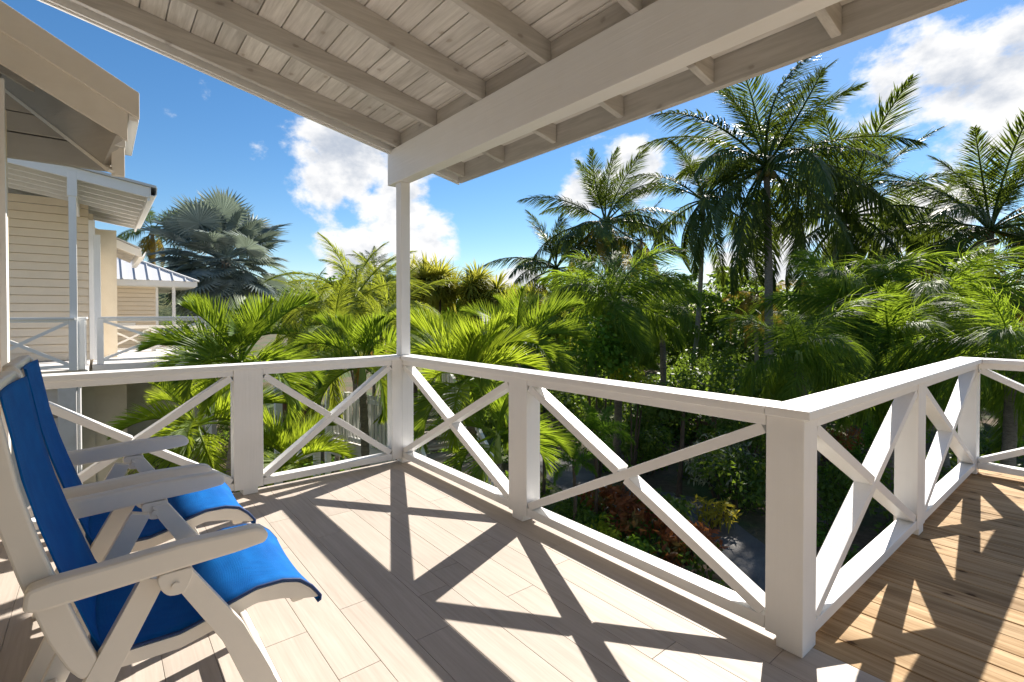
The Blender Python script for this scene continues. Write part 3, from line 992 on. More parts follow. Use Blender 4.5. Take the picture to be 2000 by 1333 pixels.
def build_chair():
    root = empty('folding_chair', (0, 0, 0))

    def side(prof, x0, x1, nm, mat='resin', bevel=0.006, rr=0.012):
        pr = rounded([(a - CY, b) for a, b in prof], rr)
        for sg in (1, -1):
            MB().prism(pr, 'x', *sorted((sg * x0, sg * x1))).build(nm, mat, root, bevel=bevel)
    def lean(q):
        return (-2.036 + (q[0] + 2.036) * 1.05 - 0.012 * max(0.0, q[1] - 0.7) / 0.4, q[1])
    # backrest rails: wide flat boards curving back
    side([lean(q) for q in [(-2.245, 1.128), (-2.222, 1.140), (-2.205, 1.118), (-2.195, 1.076), (-2.185, 1.003), (-2.173, 0.91), (-2.150, 0.795), (-2.123, 0.688), (-2.099, 0.61),
          (-2.061, 0.489), (-2.035, 0.415), (-2.075, 0.40), (-2.100, 0.439), (-2.132, 0.516), (-2.158, 0.604), (-2.182, 0.690), (-2.212, 0.833), (-2.238, 0.95), (-2.255, 1.05)]],
         0.262, 0.292, 'back_rail')
    # armrests
    side([(-2.178, 0.630), (-2.149, 0.622), (-2.03, 0.627), (-1.866, 0.635), (-1.74, 0.640), (-1.665, 0.648), (-1.655, 0.668), (-1.668, 0.688), (-1.69, 0.698),
          (-1.865, 0.702), (-2.029, 0.692), (-2.126, 0.688), (-2.173, 0.680)], 0.295, HWD + 0.001, 'armrest', bevel=0.009, rr=0.014)
    # hinge bracket under each arm
    side([(-1.925, 0.632), (-1.922, 0.600), (-1.902, 0.570), (-1.866, 0.566), (-1.848, 0.600), (-1.842, 0.632)], 0.300, 0.340, 'hinge_bracket', rr=0.014)
    # legs
    side([(-1.895, 0.618), (-1.845, 0.618), (-1.721, 0.424), (-1.630, 0.212), (-1.540, 0.0), (-1.605, 0.0), (-1.722, 0.254), (-1.774, 0.393), (-1.878, 0.575)], 0.296, 0.326, 'front_leg', rr=0.008)
    side([(-1.955, 0.618), (-1.900, 0.600), (-2.000, 0.400), (-2.180, 0.0), (-2.245, 0.0), (-2.070, 0.400)], 0.262, 0.294, 'rear_leg', rr=0.008)
    # seat rails: shallow S, hooked at the front
    seat = [(-2.060, 0.440), (-1.990, 0.428), (-1.867, 0.424), (-1.800, 0.440), (-1.748, 0.462), (-1.672, 0.482), (-1.599, 0.480), (-1.548, 0.464), (-1.512, 0.432), (-1.488, 0.398)]
    low = [(-1.497, 0.392), (-1.540, 0.402), (-1.599, 0.424), (-1.672, 0.436), (-1.721, 0.424), (-1.768, 0.402), (-1.867, 0.380), (-1.996, 0.384), (-2.070, 0.400)]
    side([(a, b - 0.006) for a, b in seat] + low, 0.236, 0.262, 'seat_rail')

    # woven slings, each a thin curved sheet with thickness
    def sling(path, nm, x1, thick=0.004, sag=0.012):
        mb = MB()
        nx = 13
        for j, (a, b) in enumerate(path):
            pa = path[max(j - 1, 0)]; pb = path[min(j + 1, len(path) - 1)]
            tx, tz = pb[0] - pa[0], pb[1] - pa[1]
            l_ = math.hypot(tx, tz); nx_, nz_ = -tz / l_, tx / l_
            for i in range(nx):
                u = -1 + 2 * i / (nx - 1)
                q = sag * (1 - u * u)
                for th in (0.0, thick):
                    mb.v.append((u * x1, a - CY - nx_ * (q - th) * SG, b - nz_ * (q - th) * SG))
        rowl = nx * 2
        for j in range(len(path) - 1):
            for i in range(nx - 1):
                a0 = j * rowl + i * 2
                mb.f.append((a0 + 1, a0 + 3, a0 + rowl + 3, a0 + rowl + 1))
                mb.f.append((a0, a0 + rowl, a0 + rowl + 2, a0 + 2))
        for j in range(len(path) - 1):
            for i in (0, nx - 1):
                a0 = j * rowl + i * 2
                mb.f.append((a0, a0 + 1, a0 + rowl + 1, a0 + rowl))
        for j in (0, len(path) - 1):
            for i in range(nx - 1):
                a0 = j * rowl + i * 2
                mb.f.append((a0, a0 + 2, a0 + 3, a0 + 1))
        return mb.build(nm, 'sling', root, smooth=True)
    SG = 1.0
    sp = []
    for i in range(len(seat) - 1):
        for k in range(3):
            q = k / 3
            sp.append((seat[i][0] * (1 - q) + seat[i + 1][0] * q, seat[i][1] * (1 - q) + seat[i + 1][1] * q + 0.003))
    sp += [(-1.483, 0.392), (-1.484, 0.382), (-1.494, 0.378)]
    sling(sp, 'seat_sling', 0.268)
    for sg in (1, -1):
        MB().tube([(sg * 0.2675, a - CY, b + 0.002) for a, b in sp], 0.0045, 6).build('hem', 'hem', root, smooth=True)
    bp = [(-2.196, 1.118), (-2.190, 1.076), (-2.180, 1.003), (-2.168, 0.91), (-2.145, 0.795), (-2.118, 0.688), (-2.094, 0.61), (-2.056, 0.489), (-2.036, 0.445)]
    bp = [lean(q) for q in bp]
    bp2 = []
    for i in range(len(bp) - 1):
        for k in range(3):
            q = k / 3
            bp2.append((bp[i][0] * (1 - q) + bp[i + 1][0] * q, bp[i][1] * (1 - q) + bp[i + 1][1] * q))
    bp2.append(bp[-1])
    SG = 1.0
    sling(bp2, 'back_sling', 0.262, sag=0.02)
    MB().prism(rounded([(-2.275 - CY, 1.10), (-2.236 - CY, 1.10), (-2.236 - CY, 1.138), (-2.275 - CY, 1.138)], 0.012), 'x', -0.2615, 0.2615).build('top_bar', 'resin', root, bevel=0.004)
    MB().prism(rounded([(-1.565 - CY, 0.385), (-1.525 - CY, 0.385), (-1.525 - CY, 0.415), (-1.565 - CY, 0.425)], 0.01), 'x', -0.2355, 0.2355).build('front_bar', 'resin', root)
    MB().box(-0.2615, 0.2615, -2.18 - CY, -2.15 - CY, 0.07, 0.135).build('rear_stretcher', 'resin', root, bevel=0.006)
    MB().box(-0.2955, 0.2955, -1.615 - CY, -1.588 - CY, 0.09, 0.13).build('front_stretcher', 'resin', root, bevel=0.006)
    for sg in (1, -1):
        for xx in (0.2955, 0.3405):
            MB().tube([(sg * xx, -1.885 - CY, 0.596), (sg * (xx + (0.006 if xx > 0.3 else -0.006)), -1.885 - CY, 0.596)], 0.009, 10).build('bolt', 'resin', root)
    return root


def copy_tree(o, parent=None):
    c_ = o.copy()
    COL.objects.link(c_)
    c_.parent = parent
    for ch in [q for q in bpy.data.objects if q.parent == o]:
        copy_tree(ch, c_)
    return c_


ch1 = build_chair()
ch1.location = (2.09, CY, 0)
tag(ch1, 'blue and cream folding armchair closest to the camera', 'chair', 'folding chairs on the balcony')
ch2 = copy_tree(ch1)
ch2.location = (1.30, CY - 0.025, 0)
ch2.rotation_euler.z = R(0.8)
ch2['label'] = 'blue and cream folding armchair next to the railing, partly hidden behind the other chair'

# ------------------------------------------------------------------ vegetation
def np_mesh(name, V, F, mat, smooth=False):
    me = bpy.data.meshes.new(name)
    me.from_pydata([tuple(q) for q in V], [], [tuple(int(i) for i in f) for f in F])
    me.materials.append(M[mat] if isinstance(mat, str) else mat)
    if smooth:
        for q in me.polygons: q.use_smooth = True
    return me


def frond_mesh(name, mat, L, n, leaf, wid, curl, seed, v=0.35, droop=0.35, t0=0.16, sweep0=1.15, sweep1=0.45, rach=0.03, plume=0, power=1.25, twist=0.0, jit=0.12, steps=3):
    """one pinnate palm leaf: stalk along +X bending towards -Z, leaflets on both sides (or all round when plume)"""
    r = np.random.default_rng(seed)
    K = 24
    ts = np.linspace(0, 1, K + 1)
    ang = -curl * ts ** power
    seg = L / K
    P = np.zeros((K + 1, 3))
    for i in range(K):
        P[i + 1] = P[i] + seg * np.array([math.cos(ang[i]), 0.02 * math.sin(seed + 3 * ts[i]), math.sin(ang[i])])
    mb = MB()
    V, F = [], []
    # stalk
    mb.tube([tuple(q) for q in P[::3]], [rach * (1 - 0.85 * q) + 0.003 for q in ts[::3]], 4)
    V += mb.v; F += mb.f
    for k in range(n):
        t = t0 + (1 - t0) * (k + 0.5) / n
        i = min(int(t * K), K - 1); q = t * K - i
        p = P[i] * (1 - q) + P[i + 1] * q
        T = P[i + 1] - P[i]; T /= np.linalg.norm(T)
        S = np.array([0.0, 1.0, 0.0]); Nn = np.cross(T, S) * -1.0
        Nn = np.cross(S, T) * -1.0
        if Nn[2] < 0: Nn = -Nn
        u = (t - t0) / (1 - t0)
        ll = leaf * (0.35 + 0.65 * math.sin(math.pi * min(1.0, 0.22 + 0.80 * u)) ** 0.8) * (1.0 - 0.45 * u ** 3)
        sw = sweep0 + (sweep1 - sweep0) * u
        sides = [(1, v), (-1, v)]
        if plume:
            sides = [(1, v + r.normal(0, .5)), (-1, v + r.normal(0, .5)), (1, r.uniform(-1.2, 1.5)), (-1, r.uniform(-1.2, 1.5))][:plume]
        for sg, vv in sides:
            vv = vv + r.normal(0, jit)
            s2 = sw + r.normal(0, jit * 0.7)
            D = T * math.cos(s2) + (S * sg * math.cos(vv) + Nn * math.sin(vv)) * math.sin(s2)
            D /= np.linalg.norm(D)
            Wd = np.cross(D, Nn * math.cos(vv) - S * sg * math.sin(vv)); nw = np.linalg.norm(Wd)
            if nw < 1e-3: continue
            Wd /= nw
            l2 = ll * r.uniform(0.85, 1.1)
            dr = droop * r.uniform(0.7, 1.35)
            b = len(V)
            pts = p.copy()
            ws = [0.45, 1.0, 0.6, 0.04] if steps == 3 else [0.6, 1.0, 0.05]
            prevd = D.copy()
            for j in range(steps + 1):
                hw = wid * 0.5 * ws[j]
                V.append(pts - Wd * hw); V.append(pts + Wd * hw)
                prevd = prevd + np.array([0, 0, -1.0]) * dr * (1.0 if j > 0 else 0.5)
                prevd /= np.linalg.norm(prevd)
                pts = pts + prevd * l2 / steps
            for j in range(steps):
                F.append((b + 2 * j, b + 2 * j + 1, b + 2 * j + 3, b + 2 * j + 2))
    return np_mesh(name, V, F, mat)


def trunk_mesh(p0, p1, r0, r1, mat, bend=0.0, rings=0.0, n=10, k=26, flare=1.5):
    mb = MB()
    p0, p1 = Vector(p0), Vector(p1)
    d = p1 - p0
    side = Vector((d.y, -d.x, 0.0))
    if side.length < 0.05: side = Vector((1, 0, 0))
    side.normalize()
    pts, rad = [], []
    for i in range(k + 1):
        t = i / k
        q = p0 + d * t
        horiz = Vector((d.x, d.y, 0)) * (t ** 1.6 - t) + side * bend * math.sin(math.pi * t)
        pts.append(q + horiz)
        rr = r0 + (r1 - r0) * t
        rr *= 1 + (flare - 1) * math.exp(-t * 14)
        if rings: rr *= 1 + rings * (1 if i % 2 else -1)
        rad.append(rr)
    mb.tube(pts, rad, n)
    return mb.mesh('trunk', mat, smooth=True)


def rot_to(az, el, roll=0.0):
    return Matrix.Rotation(az, 3, 'Z') @ Matrix.Rotation(-el, 3, 'Y') @ Matrix.Rotation(roll, 3, 'X')


FM = {}
for mt, key in (('coco', 'c'), ('coco_y', 'y'), ('coco_dead', 'd')):
    FM[key] = [frond_mesh('frond', mt, 4.5, 92, 1.15, 0.042, cu, 11 + i, v=vv, droop=dr, sweep0=1.1, sweep1=0.5, rach=0.05, t0=0.2, jit=0.2)
               for i, (cu, vv, dr) in enumerate(((0.70, 0.25, 0.25), (1.1, -0.05, 0.50), (1.35, -0.3, 0.70), (1.35, -0.45, 0.9)))]
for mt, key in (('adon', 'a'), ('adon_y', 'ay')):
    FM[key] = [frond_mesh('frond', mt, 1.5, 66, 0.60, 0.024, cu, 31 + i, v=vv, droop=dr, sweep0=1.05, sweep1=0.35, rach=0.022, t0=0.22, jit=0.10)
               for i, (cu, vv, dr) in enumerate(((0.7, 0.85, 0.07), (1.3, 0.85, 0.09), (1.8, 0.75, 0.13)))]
FM['f'] = [frond_mesh('frond', 'fox', 2.2, 96, 0.85, 0.021, cu, 51 + i, v=0.2, droop=dr, sweep0=1.2, sweep1=0.6, rach=0.025, plume=3, t0=0.12, jit=0.25)
           for i, (cu, dr) in enumerate(((1.2, 0.7), (1.8, 1.1), (2.1, 1.3)))]
FM['fy'] = [frond_mesh('frond', 'shrub_l', 2.2, 60, 0.50, 0.035, cu, 56 + i, v=0.3, droop=0.2, sweep0=1.15, sweep1=0.6, rach=0.025, plume=4, t0=0.14, jit=0.25)
           for i, cu in enumerate((0.8, 1.3))]
FM['r'] = [frond_mesh('frond', 'areca', 2.0, 84, 0.60, 0.018, cu, 61 + i, v=0.35, droop=dr, sweep0=0.95, sweep1=0.4, rach=0.018, t0=0.18, jit=0.18)
           for i, (cu, dr) in enumerate(((0.9, 0.4), (1.4, 0.6), (1.7, 0.8)))]
FM['rd'] = [frond_mesh('frond', 'coco_dead', 2.0, 60, 0.48, 0.024, 1.7, 66, v=0.1, droop=0.6, sweep0=0.95, sweep1=0.4, rach=0.018, t0=0.18, jit=0.18)]


def crown(root, top, key, nf, scale, el_hi, el_lo, seed, az0=None, span=2 * math.pi, alt=None, alt_n=0, jitter=0.12, low_key=None):
    r = random.Random(seed)
    ms = FM[key]
    az = r.uniform(0, 6.28) if az0 is None else az0
    for k in range(nf):
        age = (k + 0.5) / nf
        el = el_hi + (el_lo - el_hi) * age ** 1.0 + r.gauss(0, jitter * 1.5)
        a = az + (k * 2.39996) % (2 * math.pi) * span / (2 * math.pi) + r.gauss(0, 0.1)
        mi = min(len(ms) - 1, int(age * len(ms) * 0.999))
        me = ms[mi]
        if alt and k >= nf - alt_n: me = FM[alt][min(len(FM[alt]) - 1, mi)]
        s = scale * r.uniform(0.86, 1.08) * (0.75 + 0.25 * min(1, age * 4))
        inst('frond', me, root, top, rot_to(a, el, r.gauss(0, 0.38)), s)


def coconut(cx, cy, d, bx, L, nf, label, seed, alt=0, bend=0.3, nuts=0, r0=0.17, el_lo=-0.85, key='c', az0=None):
    top = at(cx, cy, d)
    b = base_at(bx, d)
    root = empty('coconut_palm', b, label, 'palm tree', 'coconut palms')
    tv = top - b
    root_tr = bpy.data.objects.new('trunk', trunk_mesh((0, 0, -0.1), tv, r0, r0 * 0.62, 'bark', bend, 0.035, k=48))
    COL.objects.link(root_tr); root_tr.parent = root
    crown(root, tv, key, nf, L / 4.5, R(82), el_lo, seed, alt='y', alt_n=alt, az0=az0)
    r = random.Random(seed)
    for i in range(nuts):
        a = r.uniform(0, 6.28)
        o = MB().tube([(0, 0, -0.14), (0, 0, -0.09), (0, 0, 0.0), (0, 0, 0.09), (0, 0, 0.13)], [0.03, 0.1, 0.13, 0.09, 0.02], 8).build('coconut', 'nut', root, smooth=True)
        o.location = tv + Vector((math.cos(a) * 0.28, math.sin(a) * 0.28, -0.25 - r.uniform(0, .25)))
    return root


coconut(1497, 325, 21, 1502, 5.8, 31, 'tallest coconut palm with the biggest crown, nuts under its fronds, near the roof edge', 3, 0, 0.15, 9, 0.20)
coconut(1374, 392, 24, 1352, 4.4, 20, 'slender coconut palm with thin trunk and small drooping crown, beside the tallest one', 5, 0, 0.35, 0, 0.14, -1.0)
coconut(1652, 425, 25, 1585, 6.4, 30, 'leaning coconut palm just behind the tallest one, with long spread fronds', 8, 0, 0.5, 4, 0.19)
coconut(1183, 435, 30, 1195, 5.4, 30, 'coconut palm with full upright crown above the feathery palm', 12, 3, 0.3, 3)
coconut(1086, 525, 31, 1075, 5.0, 21, 'shorter coconut palm with splayed fronds near the strap-leaved trees', 15, 2, 0.4, 2, 0.15, -0.8)
coconut(1935, 450, 19, 1965, 5.0, 31, 'coconut palm with yellowing lower fronds by the right picture edge', 18, 6, 0.4, 4)
coconut(1413, 572, 46, 1413, 3.0, 15, 'tiny distant coconut palm framed between two palm trunks', 21, 0, 0.2)
coconut(1478, 575, 27, 1480, 3.0, 11, 'low coconut palm with hanging yellow fronds behind the tallest trunk', 23, 8, 0.2, 0, 0.13, -1.2)
coconut(1252, 470, 36, 1250, 3.8, 16, 'coconut palm partly hidden behind the full upright crown', 27, 5, 0.3)
coconut(732, 520, 42, 735, 2.6, 13, 'small dark coconut palm top left of the roof post', 29, 0, 0.2)
coconut(297, 450, 27, 297, 2.6, 18, 'dense green palm beside the neighbour roof gutter', 33, 4, 0.1, 0, 0.15, -1.1)
coconut(2060, 560, 17, 2070, 3.4, 18, 'coconut palm mostly outside the right picture edge with orange fronds reaching in', 37, 9, 0.3)


coconut(1790, 470, 31, 1780, 5.0, 22, 'coconut palm half hidden between the leaning palm and the yellowing one', 39, 4, 0.3)


def feather_palm(cx, cy, d, bx, L, nf, label, seed, el_lo=-0.6, r0=0.11, key='f', alt=None, alt_n=0, el_hi=78):
    top = at(cx, cy, d)
    b = base_at(bx, d)
    root = empty('feather_palm', b, label, 'palm tree', 'feathery palms')
    tv = top - b
    tr = bpy.data.objects.new('trunk', trunk_mesh((0, 0, -0.1), tv - Vector((0, 0, 0.35 * L / 2.2)), r0, r0 * 0.75, 'bark', 0.1, 0.04, k=30))
    COL.objects.link(tr); tr.parent = root
    sh = bpy.data.objects.new('crownshaft', trunk_mesh(tv - Vector((0, 0, 0.40 * L / 2.2)), tv + Vector((0, 0, 0.05)), r0 * 0.85, r0 * 0.5, 'shaft', 0, 0, k=4, flare=1.0))
    COL.objects.link(sh); sh.parent = root
    crown(root, tv, key, nf, L / (2.2 if key == 'f' else 2.0), R(el_hi), el_lo, seed, alt=alt, alt_n=alt_n)
    return root


feather_palm(1200, 590, 13, 1203, 2.5, 17, 'feathery palm with plume-like drooping fronds standing alone beyond the near railing', 41, -0.7)
feather_palm(1292, 610, 16, 1290, 2.3, 12, 'feathery palm behind and to the side of the plume palm', 43, -0.7)
feather_palm(1655, 612, 12.5, 1590, 2.9, 17, 'feathery palm with leaning ringed trunk above the far deck corner', 45, -0.6)
feather_palm(1560, 690, 9.5, 1600, 1.9, 12, 'low feathery palm whose arching fronds droop to the deck railing', 47, -0.5)
feather_palm(1835, 610, 12, 1850, 2.9, 17, 'wide feathery palm filling the right side above the deck railing', 49, -0.6)
feather_palm(1975, 690, 8.5, 1955, 1.9, 13, 'feathery palm at the right edge behind the end railing', 53, -0.7)
feather_palm(1745, 690, 10.5, 1750, 2.0, 12, 'dark feathery palm between the leaning palm and the end railing', 54, -0.6)
feather_palm(690, 590, 13, 690, 2.3, 16, 'fine-leaved pale green palm with yellowing tips, between the silver palm and the roof post', 55, -0.5, 0.07, 'r')
feather_palm(760, 615, 14, 765, 2.3, 15, 'fine-leaved pale green palm right behind the roof post', 57, -0.4, 0.07, 'r')
feather_palm(655, 660, 11, 655, 2.0, 15, 'fine-leaved palm clump in front of the others, above the reed screen', 58, -0.4, 0.06, 'r')
feather_palm(615, 610, 17, 620, 2.4, 16, 'fine-leaved palm clump below the scrubby hill', 59, -0.3, 0.06, 'r')
feather_palm(725, 585, 16, 728, 2.4, 16, 'tallest fine-leaved palm, its feathery top against the cloud left of the roof post', 60, -0.3, 0.06, 'r')
feather_palm(742, 660, 10, 745, 1.3, 12, 'fine-leaved palm with a hanging orange frond just left of the roof post', 62, -0.5, 0.05, 'r', 'rd', 4)


def fan_frond(name, mat):
    """round costapalmate leaf: stalk along +X, pleated blade split into stiff points"""
    V, F = [], []
    mb = MB().tube([(0, 0, 0), (0.75, 0, -0.01), (1.5, 0, -0.06)], [0.045, 0.032, 0.024], 4)
    V += mb.v; F += mb.f
    n = 34
    r = np.random.default_rng(4)
    for k in range(n):
        a0 = R(-152 + 304 * k / n); a1 = R(-152 + 304 * (k + 1) / n); am = (a0 + a1) / 2
        Rr = 1.02 * (0.82 + 0.18 * math.cos(am)) * r.uniform(0.93, 1.05)
        rm = Rr * 0.58
        b = len(V)
        c0 = np.array([1.5, 0, -0.06])
        def pt(a, rr, dz):
            return c0 + np.array([rr * math.cos(a), rr * math.sin(a), dz - 0.10 * (rr / 1.15) ** 2 + 0.16 * abs(math.sin(a)) * rr])
        V += [c0, pt(a0, rm, 0.0), pt(am, rm, 0.035), pt(a1, rm, 0.0), pt(am, Rr, -0.06 - r.uniform(0, .1))]
        F += [(b, b + 1, b + 2), (b, b + 2, b + 3), (b + 1, b + 4, b + 2), (b + 2, b + 4, b + 3)]
    return np_mesh(name, V, F, mat)


fanm = fan_frond('fan_leaf', 'silver')
top = at(438, 512, 23)
b = base_at(438, 23)
bis = empty('silver_fan_palm', b, 'large silver-grey fan palm behind the neighbour houses', 'palm tree')
tv = top - b
tr = bpy.data.objects.new('trunk', trunk_mesh((0, 0, -0.1), tv, 0.28, 0.25, 'bark', 0, 0.03)); COL.objects.link(tr); tr.parent = bis
r = random.Random(2)
for k in range(112):
    age = (k + 0.5) / 112
    el = R(85) + (R(-75) - R(85)) * age ** 0.8
    inst('fan_leaf', fanm, bis, tv + Vector((0, 0, 0.25 - 0.5 * age)), rot_to(k * 2.39996, el + r.gauss(0, .1), r.gauss(0, .35)), 1.36 * r.uniform(0.6, 1.08))


def arch_palm(cx, cy, d, bx, L, nf, label, seed, el_lo=-0.15, key='a', alt=None, alt_n=0, el_hi=75, az0=None, span=2 * math.pi, r0=0.075):
    top = at(cx, cy, d)
    b = base_at(bx, d)
    root = empty('arching_palm', b, label, 'palm tree', 'arching glossy palms below the balcony')
    tv = top - b
    tr = bpy.data.objects.new('trunk', trunk_mesh((0, 0, -0.1), tv - Vector((0, 0, 0.35)), r0, r0 * 0.8, 'bark', 0.05, 0.05, k=40))
    COL.objects.link(tr); tr.parent = root
    sh = bpy.data.objects.new('crownshaft', trunk_mesh(tv - Vector((0, 0, 0.38)), tv + Vector((0, 0, 0.06)), r0 * 0.95, r0 * 0.5, 'shaft', 0, 0, k=4, flare=1.1))
    COL.objects.link(sh); sh.parent = root
    crown(root, tv, key, nf, L / 1.5, R(el_hi), el_lo, seed, alt=alt, alt_n=alt_n, az0=az0, span=span)
    return root


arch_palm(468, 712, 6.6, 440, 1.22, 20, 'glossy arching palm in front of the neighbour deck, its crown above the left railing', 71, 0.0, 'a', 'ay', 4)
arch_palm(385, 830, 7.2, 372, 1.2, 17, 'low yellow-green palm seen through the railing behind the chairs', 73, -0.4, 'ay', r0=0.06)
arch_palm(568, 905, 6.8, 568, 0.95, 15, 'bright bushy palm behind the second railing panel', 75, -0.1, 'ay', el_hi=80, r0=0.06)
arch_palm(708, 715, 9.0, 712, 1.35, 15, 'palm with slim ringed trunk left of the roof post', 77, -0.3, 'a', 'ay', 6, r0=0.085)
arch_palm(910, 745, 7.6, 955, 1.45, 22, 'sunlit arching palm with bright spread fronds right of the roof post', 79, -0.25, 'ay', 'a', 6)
arch_palm(880, 695, 11.0, 885, 1.45, 14, 'upright dark green palm behind the sunlit arching palm', 81, 0.0, 'a')
arch_palm(1010, 675, 10.5, 1040, 1.6, 15, 'dark arching palm between the strap-leaved trees and the plume palm', 83, -0.1, 'a')
arch_palm(612, 690, 12.5, 628, 1.35, 11, 'glossy palm clump over the reed screen', 85, -0.2, 'a')
arch_palm(972, 850, 6.9, 975, 1.1, 10, 'low palm filling the panel beside the corner post', 87, -0.3, 'a', r0=0.06)


def strap_tuft(name, mat, n, L, wid, seed):
    r = np.random.default_rng(seed)
    V, F = [], []
    for k in range(n):
        a = r.uniform(0, 6.283)
        el = math.asin(r.uniform(-0.75, 0.98))
        D = np.array([math.cos(a) * math.cos(el), math.sin(a) * math.cos(el), math.sin(el)])
        S = np.cross(D, [0.1, 0.2, 1.0]); S /= np.linalg.norm(S)
        p = D * 0.08
        l2 = L * r.uniform(0.75, 1.1)
        b = len(V)
        dd = D.copy()
        for j, wj in enumerate((0.7, 1.0, 0.8, 0.05)):
            V.append(p - S * wid * wj / 2); V.append(p + S * wid * wj / 2)
            dd = dd + np.array([0, 0, -0.30]) * (0.3 + j * 0.7) * (1 - 0.55 * max(0, D[2])); dd /= np.linalg.norm(dd)
            p = p + dd * l2 / 3
        for j in range(3):
            F.append((b + 2 * j, b + 2 * j + 1, b + 2 * j + 3, b + 2 * j + 2))
    return np_mesh(name, V, F, mat)


tufts = [strap_tuft('tuft', 'pand', 300, 0.78, 0.05, i) for i in range(2)]
for i, (cx, cy, d, s, lab) in enumerate(((856, 548, 19, 1.55, 'strap-leaved tree with round tufted head, beside the roof post'),
                                         (932, 552, 19, 1.4, 'strap-leaved tree with round yellow-green head, second from the roof post'),
                                         (986, 592, 18, 1.15, 'lower strap-leaved tree with golden tufts under the splayed coconut palm'),
                                         (1038, 588, 20, 1.2, 'strap-leaved tree with golden tufts in front of the shorter coconut palm trunk'),
                                         (806, 540, 21, 1.3, 'strap-leaved tree just showing right behind the roof post'))):
    top = at(cx, cy, d); b = base_at(cx + 4, d)
    root = empty('screw_pine', b, lab, 'tree', 'strap-leaved trees')
    tv = top - b
    tr = bpy.data.objects.new('trunk', trunk_mesh((0, 0, -0.1), tv, 0.10, 0.07, 'bark_dark', 0.1)); COL.objects.link(tr); tr.parent = root
    rr = random.Random(i)
    for k in range(7):
        q = tv + Vector((rr.gauss(0, .32), rr.gauss(0, .32), rr.uniform(-.7, .15))) * s
        if k == 0: q = tv
        inst('tuft', tufts[k % 2], root, q, rot_to(rr.uniform(0, 6), rr.gauss(0, .2)), s * rr.uniform(.62, .85))


def leaf_cloud(name, mat, n, size, centres, seed, aspect=0.5, up=0.4, shell=0.45):
    """centres: (x, y, z, rx, ry, rz) lumps; leaf = folded diamond"""
    r = np.random.default_rng(seed)
    C = np.array(centres, float)
    wts = C[:, 3] * C[:, 4] + C[:, 3] * C[:, 5]
    idx = r.choice(len(C), n, p=wts / wts.sum())
    D = r.normal(size=(n, 3)); D /= np.linalg.norm(D, axis=1)[:, None]
    rad = shell + (1 - shell) * r.random(n) ** 0.6
    rad *= r.uniform(0.88, 1.12, n)
    P = C[idx, :3] + D * C[idx, 3:6] * rad[:, None]
    Nn = D + r.normal(size=(n, 3)) * 0.7 + np.array([0, 0, up]); Nn /= np.linalg.norm(Nn, axis=1)[:, None]
    A = np.cross(Nn, r.normal(size=(n, 3))); A /= np.linalg.norm(A, axis=1)[:, None]
    A[:, 2] -= 0.35; A /= np.linalg.norm(A, axis=1)[:, None]
    B = np.cross(Nn, A); B /= np.linalg.norm(B, axis=1)[:, None]
    sz = (size * r.uniform(0.6, 1.25, n))[:, None]
    V = np.empty((n, 4, 3))
    V[:, 0] = P
    V[:, 1] = P + A * sz * 0.5 + B * sz * aspect * 0.5 + Nn * sz * 0.06
    V[:, 2] = P + A * sz
    V[:, 3] = P + A * sz * 0.5 - B * sz * aspect * 0.5 + Nn * sz * 0.06
    V = V.reshape(-1, 3)
    me = bpy.data.meshes.new(name)
    me.vertices.add(4 * n); me.vertices.foreach_set('co', V.ravel())
    me.loops.add(4 * n); me.loops.foreach_set('vertex_index', np.arange(4 * n, dtype=np.int32))
    me.polygons.add(n); me.polygons.foreach_set('loop_start', np.arange(0, 4 * n, 4, dtype=np.int32))
    me.update(calc_edges=True)
    me.materials.append(M[mat])
    return me


def lumps(n, R_, flat, seed, spread=0.75):
    r = np.random.default_rng(seed)
    o = []
    for k in range(n):
        a = r.uniform(0, 6.28); q = R_ * spread * math.sqrt(r.random())
        z = flat * R_ * r.uniform(-0.3, 0.75) * (1 - 0.4 * (q / R_))
        s = R_ * r.uniform(0.30, 0.50)
        o.append((math.cos(a) * q, math.sin(a) * q, z, s, s, s * flat))
    return o


SH = {}


def shrub(px, py, zc, rad, mat, label, cat='shrub', size=0.11, n=700, aspect=0.5, tall=0.8, group=None, name='garden_shrub', d=None):
    c_ = on_ground(px, py, zc) if d is None else at(px, py, d)
    root = empty(name, (c_.x, c_.y, GZ), label, cat, group)
    key = (mat, size, n, aspect, tall, len(SH) % 7)
    me = leaf_cloud('foliage', mat, n, size / rad, lumps(11, 1.0, tall, len(SH) + 3), len(SH), aspect)
    SH[key] = me
    zc2 = c_.z - GZ
    inst('foliage', me, root, (0, 0, zc2), None, rad)
    mb = MB()
    rr = random.Random(len(SH))
    for k in range(5):
        a = rr.uniform(0, 6.28)
        mb.tube([(0.04 * math.cos(a), 0.04 * math.sin(a), -0.03), (rad * .3 * math.cos(a), rad * .3 * math.sin(a), zc2 * 0.6), (rad * .5 * math.cos(a), rad * .5 * math.sin(a), zc2)], [0.03, 0.02, 0.008], 5)
    mb.build('stem', 'bark_dark', root)
    return root


